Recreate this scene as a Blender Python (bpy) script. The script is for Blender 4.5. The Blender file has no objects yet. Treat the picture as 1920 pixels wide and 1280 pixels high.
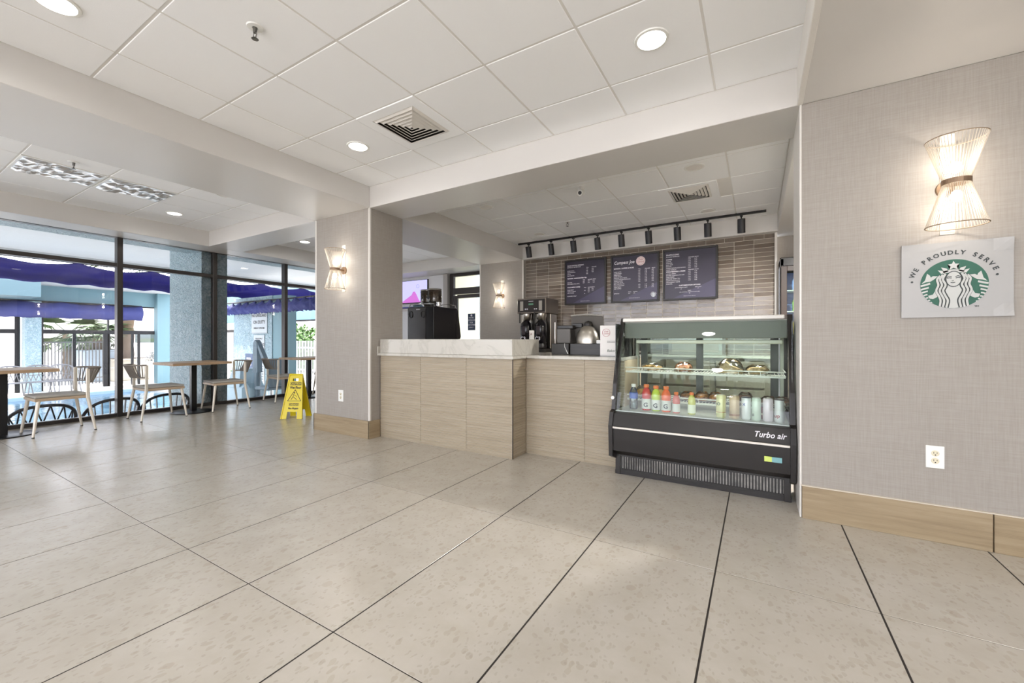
import bpy, math, random
from mathutils import Vector, Matrix
random.seed(7)
S = bpy.context.scene
COL = S.collection
PI = math.pi
# ------------------------------------------------------------------ camera, world, sun, exposure
TH = math.radians(30.8)
cd = bpy.data.cameras.new('camera'); cam = bpy.data.objects.new('camera', cd); COL.objects.link(cam)
cd.sensor_width = 36.0; cd.lens = 36.0*772/1920; cd.shift_y = -4/1920; cd.clip_start = .05; cd.clip_end = 300
cam.location = (0, 0, 1.12); cam.rotation_euler = (PI/2, 0, TH)
S.camera = cam
S.view_settings.view_transform = 'Standard'; S.view_settings.look = 'None'
S.view_settings.exposure = 0.48; S.view_settings.gamma = 1.0; S.view_settings.use_curve_mapping = False
w = bpy.data.worlds.new('sky'); S.world = w; w.use_nodes = True
bg = w.node_tree.nodes['Background']; bg.inputs[0].default_value = (.90, .925, 1, 1); bg.inputs[1].default_value = 4.6
sd = bpy.data.lights.new('sun', 'SUN'); sd.energy = 8.0; sd.angle = .01; sd.color = (1, .96, .9)
sun = bpy.data.objects.new('sun', sd); COL.objects.link(sun); sun.rotation_euler = Vector((.62, .22, -1)).to_track_quat('-Z', 'Y').to_euler()
DOWNLIGHT_W = 2.4     # watts of one lit recessed downlight
SCONCE_W = 2.0
cy = S.cycles
cy.max_bounces = 12; cy.diffuse_bounces = 7; cy.glossy_bounces = 4; cy.transmission_bounces = 6; cy.transparent_max_bounces = 16
cy.caustics_reflective = False; cy.caustics_refractive = False; cy.sample_clamp_indirect = 4

# ------------------------------------------------------------------ helpers
def xat(u, y):            # world x of the ray through column u of the photograph where it meets the plane y
    k = (u-960)/772; s, c = math.sin(TH), math.cos(TH)
    return y*(-s+c*k)/(c+s*k)
def yat(u, x):
    k = (u-960)/772; s, c = math.sin(TH), math.cos(TH)
    return x*(c+s*k)/(-s+c*k)
def zat(v, x, y):
    d = -math.sin(TH)*x+math.cos(TH)*y
    return 1.12+(636-v)/772*d

MATS = {}
def srgb(r, g, b):
    f = lambda v: (v/255/12.92) if v/255 <= .04045 else ((v/255+.055)/1.055)**2.4
    return (f(r), f(g), f(b), 1)
def mat(name, col=(200, 200, 200), rough=.5, metal=0, spec=.5, emit=None, alpha=None, bump=0, bscale=50, coat=0, vary=0, vscale=6, transl=0):
    if name in MATS: return MATS[name]
    m = bpy.data.materials.new(name); m.use_nodes = True; nt = m.node_tree; N = nt.nodes; L = nt.links
    p = N['Principled BSDF']; c = srgb(*col)
    p.inputs['Base Color'].default_value = c; p.inputs['Roughness'].default_value = rough; p.inputs['Metallic'].default_value = metal
    p.inputs['Specular IOR Level'].default_value = spec; p.inputs['Coat Weight'].default_value = coat
    geo = N.new('ShaderNodeNewGeometry')
    if vary:
        n = N.new('ShaderNodeTexNoise'); n.inputs['Scale'].default_value = vscale; n.inputs['Detail'].default_value = 4
        L.new(geo.outputs['Position'], n.inputs['Vector'])
        r = N.new('ShaderNodeMapRange'); r.inputs[1].default_value = .3; r.inputs[2].default_value = .7
        r.inputs[3].default_value = 1-vary; r.inputs[4].default_value = 1+vary*.3
        L.new(n.outputs[0], r.inputs[0])
        v = N.new('ShaderNodeVectorMath'); v.operation = 'SCALE'; v.inputs[0].default_value = c[:3]
        L.new(r.outputs[0], v.inputs['Scale']); L.new(v.outputs[0], p.inputs['Base Color'])
    if bump:
        n = N.new('ShaderNodeTexNoise'); n.inputs['Scale'].default_value = bscale; n.inputs['Detail'].default_value = 5
        L.new(geo.outputs['Position'], n.inputs['Vector'])
        b = N.new('ShaderNodeBump'); b.inputs['Strength'].default_value = min(1, bump); b.inputs['Distance'].default_value = .004*max(1, bump*2)
        L.new(n.outputs[0], b.inputs['Height']); L.new(b.outputs[0], p.inputs['Normal'])
    if emit:
        p.inputs['Emission Color'].default_value = c; p.inputs['Emission Strength'].default_value = emit
    if transl:
        t = N.new('ShaderNodeBsdfTranslucent'); t.inputs[0].default_value = c
        mx = N.new('ShaderNodeMixShader'); mx.inputs[0].default_value = transl
        L.new(p.outputs[0], mx.inputs[1]); L.new(t.outputs[0], mx.inputs[2]); L.new(mx.outputs[0], N['Material Output'].inputs[0])
    MATS[name] = m
    return m
def glassmat(name, tint=(255, 255, 255), refl=1.0, base=0.0, ior=1.45, rough=0.0):
    m = bpy.data.materials.new(name); m.use_nodes = True; nt = m.node_tree; N = nt.nodes; L = nt.links
    N.remove(N['Principled BSDF'])
    tr = N.new('ShaderNodeBsdfTransparent'); tr.inputs[0].default_value = srgb(*tint)
    gl = N.new('ShaderNodeBsdfGlossy'); gl.inputs['Roughness'].default_value = rough
    fr = N.new('ShaderNodeFresnel'); fr.inputs[0].default_value = ior
    mm = N.new('ShaderNodeMath'); mm.operation = 'MULTIPLY_ADD'; mm.inputs[1].default_value = refl; mm.inputs[2].default_value = base
    mm.use_clamp = True
    mx = N.new('ShaderNodeMixShader')
    L.new(fr.outputs[0], mm.inputs[0]); L.new(mm.outputs[0], mx.inputs[0])
    L.new(tr.outputs[0], mx.inputs[1]); L.new(gl.outputs[0], mx.inputs[2]); L.new(mx.outputs[0], N['Material Output'].inputs[0])
    MATS[name] = m
    return m

class MB:
    def __init__(s): s.v = []; s.f = []; s.sm = []
    def add(s, vs, fs, smooth=False):
        o = len(s.v); s.v += [tuple(p) for p in vs]
        for f in fs: s.f.append(tuple(i+o for i in f)); s.sm.append(smooth)
        return s
    def box(s, x0, x1, y0, y1, z0, z1, c=0):
        if c == 0:
            return s.add([(x0,y0,z0),(x1,y0,z0),(x1,y1,z0),(x0,y1,z0),(x0,y0,z1),(x1,y0,z1),(x1,y1,z1),(x0,y1,z1)],
                  [(0,3,2,1),(4,5,6,7),(0,1,5,4),(1,2,6,5),(2,3,7,6),(3,0,4,7)])
        X = (x0, x1); Y = (y0, y1); Z = (z0, z1); vs = []; idx = {}
        for i in (0, 1):
            for j in (0, 1):
                for k in (0, 1):
                    sx, sy, sz = (1, -1)[i]*c, (1, -1)[j]*c, (1, -1)[k]*c
                    for a, p in enumerate(((X[i], Y[j]+sy, Z[k]+sz), (X[i]+sx, Y[j], Z[k]+sz), (X[i]+sx, Y[j]+sy, Z[k]))):
                        idx[i, j, k, a] = len(vs); vs.append(p)
        fs = []
        for i in (0, 1):
            q = [idx[i,0,0,0], idx[i,1,0,0], idx[i,1,1,0], idx[i,0,1,0]]; fs.append(q if i else q[::-1])
            q = [idx[0,i,0,1], idx[0,i,1,1], idx[1,i,1,1], idx[1,i,0,1]]; fs.append(q if i else q[::-1])
            q = [idx[0,0,i,2], idx[1,0,i,2], idx[1,1,i,2], idx[0,1,i,2]]; fs.append(q if i else q[::-1])
        def orient(q):
            P = [Vector(vs[a]) for a in q]; n = (P[1]-P[0]).cross(P[2]-P[0]); cen = Vector(((x0+x1)/2, (y0+y1)/2, (z0+z1)/2))
            m_ = sum(P, Vector())/len(P)
            return q if n.dot(m_-cen) > 0 else q[::-1]
        for a in (0, 1):
            for b in (0, 1):
                fs.append(orient([idx[a,b,0,0], idx[a,b,1,0], idx[a,b,1,1], idx[a,b,0,1]]))
                fs.append(orient([idx[a,0,b,0], idx[a,1,b,0], idx[a,1,b,2], idx[a,0,b,2]]))
                fs.append(orient([idx[0,a,b,1], idx[1,a,b,1], idx[1,a,b,2], idx[0,a,b,2]]))
                for k in (0, 1): fs.append(orient([idx[a,b,k,0], idx[a,b,k,1], idx[a,b,k,2]]))
        return s.add(vs, fs)
    def cyl(s, p0, p1, r0, r1=None, n=12, caps=True, smooth=True):
        r1 = r0 if r1 is None else r1
        p0 = Vector(p0); p1 = Vector(p1); d = (p1-p0).normalized()
        a = d.orthogonal().normalized(); b = d.cross(a)
        vs = []
        for p, r in ((p0, r0), (p1, r1)):
            for i in range(n):
                t = 2*PI*i/n; vs.append(p+a*r*math.cos(t)+b*r*math.sin(t))
        s.add(vs, [(i, (i+1) % n, n+(i+1) % n, n+i) for i in range(n)], smooth)
        if caps: s.add(vs, [tuple(range(n))[::-1], tuple(range(n, 2*n))])
        return s
    def tube(s, pts, r, n=6, closed=False, flat=None):
        P = [Vector(p) for p in pts]; m = len(P); vs = []; up = Vector((0, 0, 1))
        for i, p in enumerate(P):
            d = (P[(i+1) % m] if (closed or i < m-1) else p)-(P[i-1] if (closed or i > 0) else p)
            d = d.normalized() if d.length else Vector((1, 0, 0))
            u_ = up if abs(d.z) < .95 else Vector((0, 1, 0))
            a = d.cross(u_).normalized(); b = a.cross(d).normalized()
            ra, rb = (r, r) if flat is None else flat
            for k in range(n):
                t = 2*PI*k/n+PI/n; vs.append(p+a*ra*math.cos(t)+b*rb*math.sin(t))
        fs = []
        for i in range(m if closed else m-1):
            j = (i+1) % m
            for k in range(n): fs.append((i*n+k, i*n+(k+1) % n, j*n+(k+1) % n, j*n+k))
        s.add(vs, fs, n > 4)
        if not closed: s.add(vs, [tuple(range(n))[::-1], tuple(range((m-1)*n, m*n))])
        return s
    def lathe(s, prof, n=20, c=(0, 0, 0), sx=1, sy=1, smooth=True, ring=False):
        vs = []; m = len(prof)
        for r, z in prof:
            for i in range(n):
                t = 2*PI*i/n; vs.append((c[0]+r*sx*math.cos(t), c[1]+r*sy*math.sin(t), c[2]+z))
        fs = []
        for j in range(m-1):
            for i in range(n): fs.append((j*n+i, j*n+(i+1) % n, (j+1)*n+(i+1) % n, (j+1)*n+i))
        if ring:
            for i in range(n): fs.append(((m-1)*n+i, (m-1)*n+(i+1) % n, (i+1) % n, i))
            return s.add(vs, fs, False)
        s.add(vs, fs, smooth)
        s.add(vs, [tuple(range(n))[::-1], tuple(range((m-1)*n, m*n))])
        return s
    def prism(s, poly, t0, t1, axis='x'):      # poly in the other two axes
        def P(a, b, t): return (t, a, b) if axis == 'x' else ((a, t, b) if axis == 'y' else (a, b, t))
        n = len(poly); vs = [P(a, b, t0) for a, b in poly]+[P(a, b, t1) for a, b in poly]
        fs = [(i, (i+1) % n, n+(i+1) % n, n+i) for i in range(n)]+[tuple(range(n))[::-1], tuple(range(n, 2*n))]
        return s.add(vs, fs)
    def sphere(s, c, r, n=12, m=8, sq=(1, 1, 1), z0=-1):
        prof = []
        for j in range(m+1):
            t = -PI/2+PI*j/m; z = math.sin(t)
            if z < z0-1e-6: continue
            prof.append((max(.001, math.cos(t))*r, z*r*sq[2]))
        return s.lathe(prof, n, c, sq[0], sq[1])
    def xf(s, M):
        s.v = [tuple(M @ Vector(p)) for p in s.v]; return s
    def build(s, name, m, parent=None, loc=None, fix=True):
        me = bpy.data.meshes.new(name); me.from_pydata(s.v, [], s.f)
        me.polygons.foreach_set('use_smooth', s.sm)
        me.update()
        if fix and len(s.f) < 4000:
            import bmesh
            b = bmesh.new(); b.from_mesh(me); bmesh.ops.recalc_face_normals(b, faces=b.faces); b.to_mesh(me); b.free()
        me.materials.append(m)
        o = bpy.data.objects.new(name, me); COL.objects.link(o)
        if parent: o.parent = parent
        if loc: o.location = loc
        return o
def thing(name, label, cat, loc=(0, 0, 0), rz=0, group=None):
    o = bpy.data.objects.new(name, None); o.empty_display_size = .1; COL.objects.link(o)
    o.location = loc; o.rotation_euler = (0, 0, rz); o['label'] = label; o['category'] = cat
    if group: o['group'] = group
    return o
def tag(o, label, cat, group=None):
    o['label'] = label; o['category'] = cat
    if group: o['group'] = group
    return o
def struct(o, label=None):
    o['kind'] = 'structure'
    if label: o['label'] = label
    return o
def sroot(name, loc=(0, 0, 0), label=None):
    o = bpy.data.objects.new(name, None); COL.objects.link(o); o.location = loc; o['kind'] = 'structure'
    if label: o['label'] = label
    return o
def inst(o, parent, loc, rot=(0, 0, 0), scale=None):
    c = o.copy(); COL.objects.link(c); c.parent = parent; c.location = loc; c.rotation_euler = rot
    if scale: c.scale = scale
    return c
def copy_tree(o, parent=None):
    c = o.copy(); COL.objects.link(c); c.parent = parent
    for ch in list(o.children): copy_tree(ch, c)
    return c
def relabel(o, label, group=None):
    o['label'] = label
    if group: o['group'] = group
def text(body, size, loc, m, parent, name='lettering', rot=(PI/2, 0, 0), align='LEFT', shear=0, ext=.0006, line=1.0, sx=1, bold=0, space=1):
    c = bpy.data.curves.new(name, 'FONT'); c.body = body; c.size = size; c.extrude = ext; c.align_x = align; c.shear = shear
    c.resolution_u = 2; c.space_line = line; c.offset = bold; c.space_character = space
    t = bpy.data.objects.new('t', c)
    me = bpy.data.meshes.new_from_object(t); me.name = name
    bpy.data.objects.remove(t); bpy.data.curves.remove(c)
    me.materials.clear(); me.materials.append(m)
    o = bpy.data.objects.new(name, me); COL.objects.link(o); o.parent = parent; o.location = loc; o.rotation_euler = rot; o.scale = (sx, 1, 1)
    if chr(10) in body: o['kind'] = 'stuff'
    return o

# ------------------------------------------------------------------ special materials
def nodes(name):
    m = bpy.data.materials.new(name); m.use_nodes = True; MATS[name] = m
    return m, m.node_tree.nodes, m.node_tree.links, m.node_tree.nodes['Principled BSDF']
def ramp(N, stops):
    r = N.new('ShaderNodeValToRGB'); e = r.color_ramp.elements
    while len(e) < len(stops): e.new(.5)
    for i, (p, c) in enumerate(stops): e[i].position = p; e[i].color = srgb(*c)
    return r
def mapping(N, L, src, scale):
    mp = N.new('ShaderNodeMapping'); mp.inputs['Scale'].default_value = scale; L.new(src, mp.inputs['Vector']); return mp
def mixc(N, L, fac, a, b, mode='MIX'):
    mx = N.new('ShaderNodeMix'); mx.data_type = 'RGBA'; mx.blend_type = mode
    for k, s_ in ((0, fac), (6, a), (7, b)):
        if isinstance(s_, (int, float)): mx.inputs[k].default_value = s_
        elif isinstance(s_, tuple): mx.inputs[k].default_value = s_
        else: L.new(s_, mx.inputs[k])
    return mx.outputs[2]

def terrazzo():
    m, N, L, p = nodes('terrazzo_tile')
    geo = N.new('ShaderNodeNewGeometry'); oi = N.new('ShaderNodeObjectInfo')
    off = N.new('ShaderNodeVectorMath'); off.operation = 'SCALE'; off.inputs[0].default_value = (7, 13, 0); L.new(oi.outputs['Random'], off.inputs['Scale'])
    ad = N.new('ShaderNodeVectorMath'); L.new(geo.outputs['Position'], ad.inputs[0]); L.new(off.outputs[0], ad.inputs[1])
    nz = N.new('ShaderNodeTexNoise'); nz.inputs['Scale'].default_value = 14; L.new(ad.outputs[0], nz.inputs['Vector'])
    dis = N.new('ShaderNodeVectorMath'); dis.operation = 'MULTIPLY_ADD'; L.new(nz.outputs[1], dis.inputs[0]); dis.inputs[1].default_value = (.05, .05, 0); L.new(ad.outputs[0], dis.inputs[2])
    base = N.new('ShaderNodeTexNoise'); base.inputs['Scale'].default_value = 5; base.inputs['Detail'].default_value = 6; base.inputs['Roughness'].default_value = .65
    L.new(ad.outputs[0], base.inputs['Vector'])
    rb = ramp(N, [(.3, (178, 171, 159)), (.7, (188, 182, 172))]); L.new(base.outputs[0], rb.inputs[0])
    cur = rb.outputs[0]
    for sc, thr, dist, lo, hi, fac in ((34, .82, .38, (158, 148, 130), (172, 164, 149), .38), (75, .80, .42, (150, 141, 126), (168, 160, 149), .34), (19, .92, .34, (160, 148, 130), (176, 167, 152), .38)):
        vo = N.new('ShaderNodeTexVoronoi'); vo.voronoi_dimensions = '2D'; vo.inputs['Scale'].default_value = sc
        mp = mapping(N, L, dis.outputs[0], (1, .7, 1)); L.new(mp.outputs[0], vo.inputs['Vector'])
        sep = N.new('ShaderNodeSeparateColor'); L.new(vo.outputs['Color'], sep.inputs[0])
        g = N.new('ShaderNodeMath'); g.operation = 'GREATER_THAN'; g.inputs[1].default_value = thr; L.new(sep.outputs[0], g.inputs[0])
        l = N.new('ShaderNodeMapRange'); l.inputs[1].default_value = dist; l.inputs[2].default_value = dist-.06; L.new(vo.outputs['Distance'], l.inputs[0])
        mu = N.new('ShaderNodeMath'); mu.operation = 'MULTIPLY'; L.new(g.outputs[0], mu.inputs[0]); L.new(l.outputs[0], mu.inputs[1])
        mf = N.new('ShaderNodeMath'); mf.operation = 'MULTIPLY'; mf.inputs[1].default_value = fac; L.new(mu.outputs[0], mf.inputs[0])
        rc = ramp(N, [(0, lo), (1, hi)]); L.new(sep.outputs[1], rc.inputs[0])
        cur = mixc(N, L, mf.outputs[0], cur, rc.outputs[0])
    L.new(cur, p.inputs['Base Color'])
    p.inputs['Roughness'].default_value = .25; p.inputs['Specular IOR Level'].default_value = .55
    bp = N.new('ShaderNodeTexNoise'); bp.inputs['Scale'].default_value = 3; L.new(geo.outputs['Position'], bp.inputs['Vector'])
    b = N.new('ShaderNodeBump'); b.inputs['Strength'].default_value = .03; b.inputs['Distance'].default_value = .02; L.new(bp.outputs[0], b.inputs['Height']); L.new(b.outputs[0], p.inputs['Normal'])
    return m
def linen(name, a, b_):
    m, N, L, p = nodes(name)
    geo = N.new('ShaderNodeNewGeometry')
    n1 = N.new('ShaderNodeTexNoise'); n1.inputs['Scale'].default_value = 1; n1.inputs['Detail'].default_value = 5
    L.new(mapping(N, L, geo.outputs['Position'], (160, 160, 7)).outputs[0], n1.inputs['Vector'])
    n2 = N.new('ShaderNodeTexNoise'); n2.inputs['Scale'].default_value = 1; n2.inputs['Detail'].default_value = 5
    L.new(mapping(N, L, geo.outputs['Position'], (9, 9, 220)).outputs[0], n2.inputs['Vector'])
    mu = N.new('ShaderNodeMath'); mu.operation = 'ADD'; L.new(n1.outputs[0], mu.inputs[0]); L.new(n2.outputs[0], mu.inputs[1])
    r = N.new('ShaderNodeMapRange'); r.inputs[1].default_value = .75; r.inputs[2].default_value = 1.25; L.new(mu.outputs[0], r.inputs[0])
    L.new(mixc(N, L, r.outputs[0], srgb(*a), srgb(*b_)), p.inputs['Base Color'])
    b = N.new('ShaderNodeBump'); b.inputs['Strength'].default_value = .25; b.inputs['Distance'].default_value = .001; L.new(mu.outputs[0], b.inputs['Height']); L.new(b.outputs[0], p.inputs['Normal'])
    p.inputs['Roughness'].default_value = .62
    return m
def wood(name, stops, scale=(1.2, 1.2, 22), rough=.45, bump=.15):
    m, N, L, p = nodes(name)
    geo = N.new('ShaderNodeNewGeometry'); oi = N.new('ShaderNodeObjectInfo')
    off = N.new('ShaderNodeVectorMath'); off.operation = 'SCALE'; off.inputs[0].default_value = (5, 9, 3); L.new(oi.outputs['Random'], off.inputs['Scale'])
    ad = N.new('ShaderNodeVectorMath'); L.new(geo.outputs['Position'], ad.inputs[0]); L.new(off.outputs[0], ad.inputs[1])
    mp = mapping(N, L, ad.outputs[0], scale)
    n = N.new('ShaderNodeTexNoise'); n.inputs['Scale'].default_value = 1.6; n.inputs['Detail'].default_value = 8; n.inputs['Roughness'].default_value = .68; n.inputs['Distortion'].default_value = .5
    L.new(mp.outputs[0], n.inputs['Vector'])
    r = ramp(N, stops); L.new(n.outputs[0], r.inputs[0]); L.new(r.outputs[0], p.inputs['Base Color'])
    p.inputs['Roughness'].default_value = rough
    b = N.new('ShaderNodeBump'); b.inputs['Strength'].default_value = bump; b.inputs['Distance'].default_value = .002; L.new(n.outputs[0], b.inputs['Height']); L.new(b.outputs[0], p.inputs['Normal'])
    return m
def marble():
    m, N, L, p = nodes('quartz_stone')
    geo = N.new('ShaderNodeNewGeometry')
    n = N.new('ShaderNodeTexNoise'); n.inputs['Scale'].default_value = 2.2; n.inputs['Detail'].default_value = 9; n.inputs['Roughness'].default_value = .6; n.inputs['Distortion'].default_value = 1.6
    L.new(geo.outputs['Position'], n.inputs['Vector'])
    r = ramp(N, [(.0, (187, 183, 173)), (.46, (186, 182, 172)), (.5, (176, 171, 161)), (.54, (186, 182, 172)), (1, (192, 188, 179))]); L.new(n.outputs[0], r.inputs[0]); L.new(r.outputs[0], p.inputs['Base Color'])
    p.inputs['Roughness'].default_value = .16
    return m
def glazed():
    m, N, L, p = nodes('glazed_brown_tile')
    oi = N.new('ShaderNodeObjectInfo'); geo = N.new('ShaderNodeNewGeometry')
    off = N.new('ShaderNodeVectorMath'); off.operation = 'SCALE'; off.inputs[0].default_value = (31, 17, 23); L.new(oi.outputs['Random'], off.inputs['Scale'])
    ad = N.new('ShaderNodeVectorMath'); L.new(geo.outputs['Position'], ad.inputs[0]); L.new(off.outputs[0], ad.inputs[1])
    n = N.new('ShaderNodeTexNoise'); n.inputs['Scale'].default_value = 1; n.inputs['Detail'].default_value = 5; n.inputs['Distortion'].default_value = 1
    L.new(mapping(N, L, ad.outputs[0], (5, 5, 12)).outputs[0], n.inputs['Vector'])
    mu = N.new('ShaderNodeMath'); mu.operation = 'MULTIPLY_ADD'; L.new(oi.outputs['Random'], mu.inputs[0]); mu.inputs[1].default_value = .55; mu.inputs[2].default_value = .3; nm_ = N.new('ShaderNodeMath'); nm_.operation = 'MULTIPLY_ADD'; nm_.inputs[1].default_value = .35; L.new(n.outputs[0], nm_.inputs[0]); L.new(mu.outputs[0], nm_.inputs[2]); mu = nm_
    r = ramp(N, [(.35, (86, 75, 66)), (.55, (100, 89, 79)), (.75, (112, 101, 91)), (1, (124, 114, 104))]); L.new(mu.outputs[0], r.inputs[0]); L.new(r.outputs[0], p.inputs['Base Color'])
    p.inputs['Roughness'].default_value = .12; p.inputs['Coat Weight'].default_value = .3
    n2 = N.new('ShaderNodeTexNoise'); n2.inputs['Scale'].default_value = 11; n2.inputs['Detail'].default_value = 2; L.new(ad.outputs[0], n2.inputs['Vector'])
    b = N.new('ShaderNodeBump'); b.inputs['Strength'].default_value = .55; b.inputs['Distance'].default_value = .006; L.new(n2.outputs[0], b.inputs['Height']); L.new(b.outputs[0], p.inputs['Normal'])
    return m
def stucco():
    m, N, L, p = nodes('blue_stucco')
    geo = N.new('ShaderNodeNewGeometry')
    n = N.new('ShaderNodeTexNoise'); n.inputs['Scale'].default_value = 16; n.inputs['Detail'].default_value = 6; n.inputs['Distortion'].default_value = 2
    L.new(geo.outputs['Position'], n.inputs['Vector'])
    r = ramp(N, [(.35, (150, 184, 198)), (.65, (205, 224, 231))]); L.new(n.outputs[0], r.inputs[0]); L.new(r.outputs[0], p.inputs['Base Color'])
    b = N.new('ShaderNodeBump'); b.inputs['Strength'].default_value = 1; b.inputs['Distance'].default_value = .09; L.new(n.outputs[0], b.inputs['Height']); L.new(b.outputs[0], p.inputs['Normal'])
    p.inputs['Roughness'].default_value = .45
    return m
def pool_water():
    m, N, L, p = nodes('pool_water')
    geo = N.new('ShaderNodeNewGeometry')
    n = N.new('ShaderNodeTexNoise'); n.inputs['Scale'].default_value = 3.5; n.inputs['Detail'].default_value = 3; n.inputs['Distortion'].default_value = .6
    L.new(geo.outputs['Position'], n.inputs['Vector'])
    r = ramp(N, [(.3, (52, 78, 98)), (.7, (92, 124, 142))]); L.new(n.outputs[0], r.inputs[0]); L.new(r.outputs[0], p.inputs['Base Color'])
    p.inputs['Roughness'].default_value = .08
    b = N.new('ShaderNodeBump'); b.inputs['Strength'].default_value = .4; b.inputs['Distance'].default_value = .03; L.new(n.outputs[0], b.inputs['Height']); L.new(b.outputs[0], p.inputs['Normal'])
    return m

M_TILE = terrazzo(); M_LINEN = linen('linen_wallpaper', (151, 144, 136), (161, 155, 148))
M_OAK = wood('wood_look_plank', [(.25, (132, 114, 89)), (.5, (152, 134, 106)), (.75, (168, 151, 124))])
M_RIB = wood('ribbed_wood_tile', [(.25, (142, 129, 107)), (.5, (161, 148, 127)), (.78, (175, 164, 146))], scale=(1.1, 1.1, 30))
M_TOP = wood('table_laminate', [(.25, (150, 122, 94)), (.5, (178, 150, 120)), (.75, (197, 172, 142))], scale=(14, 1.2, 14))
M_MARBLE = marble(); M_GLAZE = glazed(); M_STUCCO = stucco(); M_WATER = pool_water()
M_CEIL = mat('ceiling_panel_white', (248, 249, 250), .8, bump=.15, bscale=260)
M_TBAR = mat('ceiling_grid_white', (226, 224, 220), .6)
M_BEAM = mat('painted_soffit', (210, 207, 203), .38, vary=.03, vscale=1)
M_TRIMW = mat('white_trim', (222, 218, 212), .35)
M_WHITE = mat('white_plastic', (236, 236, 232), .35)
M_GROUT = mat('dark_grout', (44, 39, 35), .9)
M_LGROUT = mat('light_grout', (205, 196, 182), .8)
M_BLACK = mat('black_plastic', (34, 31, 29), .38)
M_BMETAL = mat('black_metal', (30, 30, 33), .35, metal=.3)
M_FRAME = mat('bronze_window_frame', (66, 62, 60), .35, metal=.5)
M_STEEL = mat('steel', (178, 172, 164), .28, metal=1)
M_CHROME = mat('chrome', (210, 210, 212), .12, metal=1)
M_GLASS = glassmat('window_glass', (253, 253, 254), refl=.75, base=0.01)
M_CGLASS = glassmat('case_glass', (236, 244, 240), refl=1.0, base=0.0)
M_CLEAR = glassmat('clear_wrap', (245, 245, 242), refl=1.0, base=.06, rough=.08)
M_LAMP = mat('lamp_diffuser', (255, 250, 242), .5, emit=9)
M_BUTTON = mat('ink_black', (30, 28, 30), .5)
M_INKW = mat('ink_white', (235, 232, 238), .5)

# ------------------------------------------------------------------ floor and terrazzo tiles
struct(MB().box(-8.15, 4.2, -4.2, 7.6, -.12, -.0014).build('floor', M_GROUT), 'cream terrazzo look tiled floor')
FLOOR = bpy.data.objects['floor']
g = .0036
tile_mb = MB().box(-.30525+g, .30525-g, -.6085+g, .6085-g, -.0105, 0, .0012)
tile0 = None
xs = [-.175+.6105*k for k in range(-13, 7)]
for i, x0 in enumerate(xs[:-1]):
    for j in range(-3, 5):
        yc = 1.004+1.2135*j+.60675
        if yc > 7.6 or (x0 > -3.8 and yc > 4.7) or yc < -2.2: continue
        if x0 < -8.05:
            a, b = -8.05, x0+.6105
            o = MB().box(a+g, b-g, yc-.60675+g, yc+.60675-g, -.0105, 0, .0012).build('tile', M_TILE, FLOOR)
            continue
        if tile0 is None:
            tile0 = tile_mb.build('tile', M_TILE, FLOOR, (x0+.30525, yc, 0))
        else: inst(tile0, FLOOR, (x0+.30525, yc, 0))

# ------------------------------------------------------------------ ceilings
ZC, ZB = 2.84, 2.60
CEIL = sroot('ceiling', label='suspended ceiling of white square panels')
MB().box(-8.2, 4.2, -4.2, 7.6, ZC-.0025, ZC+.1).build('ceiling_slab', M_TBAR, CEIL)
HOLES = []    # (x, y) of panels left out
def panels(xe, ye, skip=()):
    """xe, ye: sorted edges; a panel in each cell"""
    for i in range(len(xe)-1):
        for j in range(len(ye)-1):
            if (i, j) in skip: continue
            x0, x1, y0, y1 = xe[i]+.007, xe[i+1]-.007, ye[j]+.007, ye[j+1]-.007
            if x1-x0 < .05 or y1-y0 < .05: continue
            key = (round(x1-x0, 3), round(y1-y0, 3))
            w_, h_ = (x1-x0)/2, (y1-y0)/2
            if key not in PC: PC[key] = MB().box(-w_, w_, -h_, h_, -.006, .01, .003).build('ceiling_panel', M_CEIL, CEIL, ((x0+x1)/2, (y0+y1)/2, ZC))
            else: inst(PC[key], CEIL, ((x0+x1)/2, (y0+y1)/2, ZC))
PC = {}
gx = [-3.75]+[-2.69-.61+.61*k for k in range(0, 6)]+[.24]
gy = [-4.0]+[1.515-.61*k for k in range(8, 0, -1)]+[1.515, 2.125, 2.735, 3.16]
panels(gx, gy, {(2, 10)})
gy2 = [3.66, 4.31, 4.92, 5.53, 6.14, 6.68]
panels(gx, gy2, {(5, 2)})
dx = [-7.5, -7.03, -6.42, -5.86, -5.30, -4.74]
panels(dx, [-4, -3.2, -2.6, -2.0, -1.4, -.8, -.2, .34, .94, 1.55, 2.15, 2.76, 3.16], {(2, 8), (2, 9)})
panels(dx, [3.66, 4.1, 4.71, 5.32, 5.93, 6.7])
def beam(name, x0, x1, y0, y1, z0=ZB, z1=ZC+.05, m=M_BEAM, label=None):
    return struct(MB().box(x0, x1, y0, y1, z0, z1, .004).build(name, m), label)
beam('beam', -4.74, -3.75, -4.1, 3.16, label='wide painted soffit beam running back over the column')
beam('beam', -7.5, .24, 3.16, 3.66, label='painted cross beam over the counter front')
beam('beam', -4.74, -3.75, 3.66, 6.70, label='painted soffit beam behind the column')
beam('beam', .24, 4.1, -4.1, 3.17, label='lowered soffit over the right wall')
beam('beam', .24, 1.4, 3.66, 7.1, label='lowered soffit right of the coffee bay')
beam('beam', -8.05, -7.5, -4.1, 7.3, label='soffit along the window wall')
beam('beam', -7.5, -4.74, 6.70, 7.5, label='soffit above the far wall')
beam('beam', -3.75, .24, 6.68, 7.0, label='painted fascia above the brown tile wall')
# white corner bead along the soffit at the right
struct(MB().box(.215, .245, -4.0, 3.165, ZB-.004, ZC-.002, .003).build('trim_1', M_TRIMW), 'white fascia edge along the right soffit')

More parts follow.
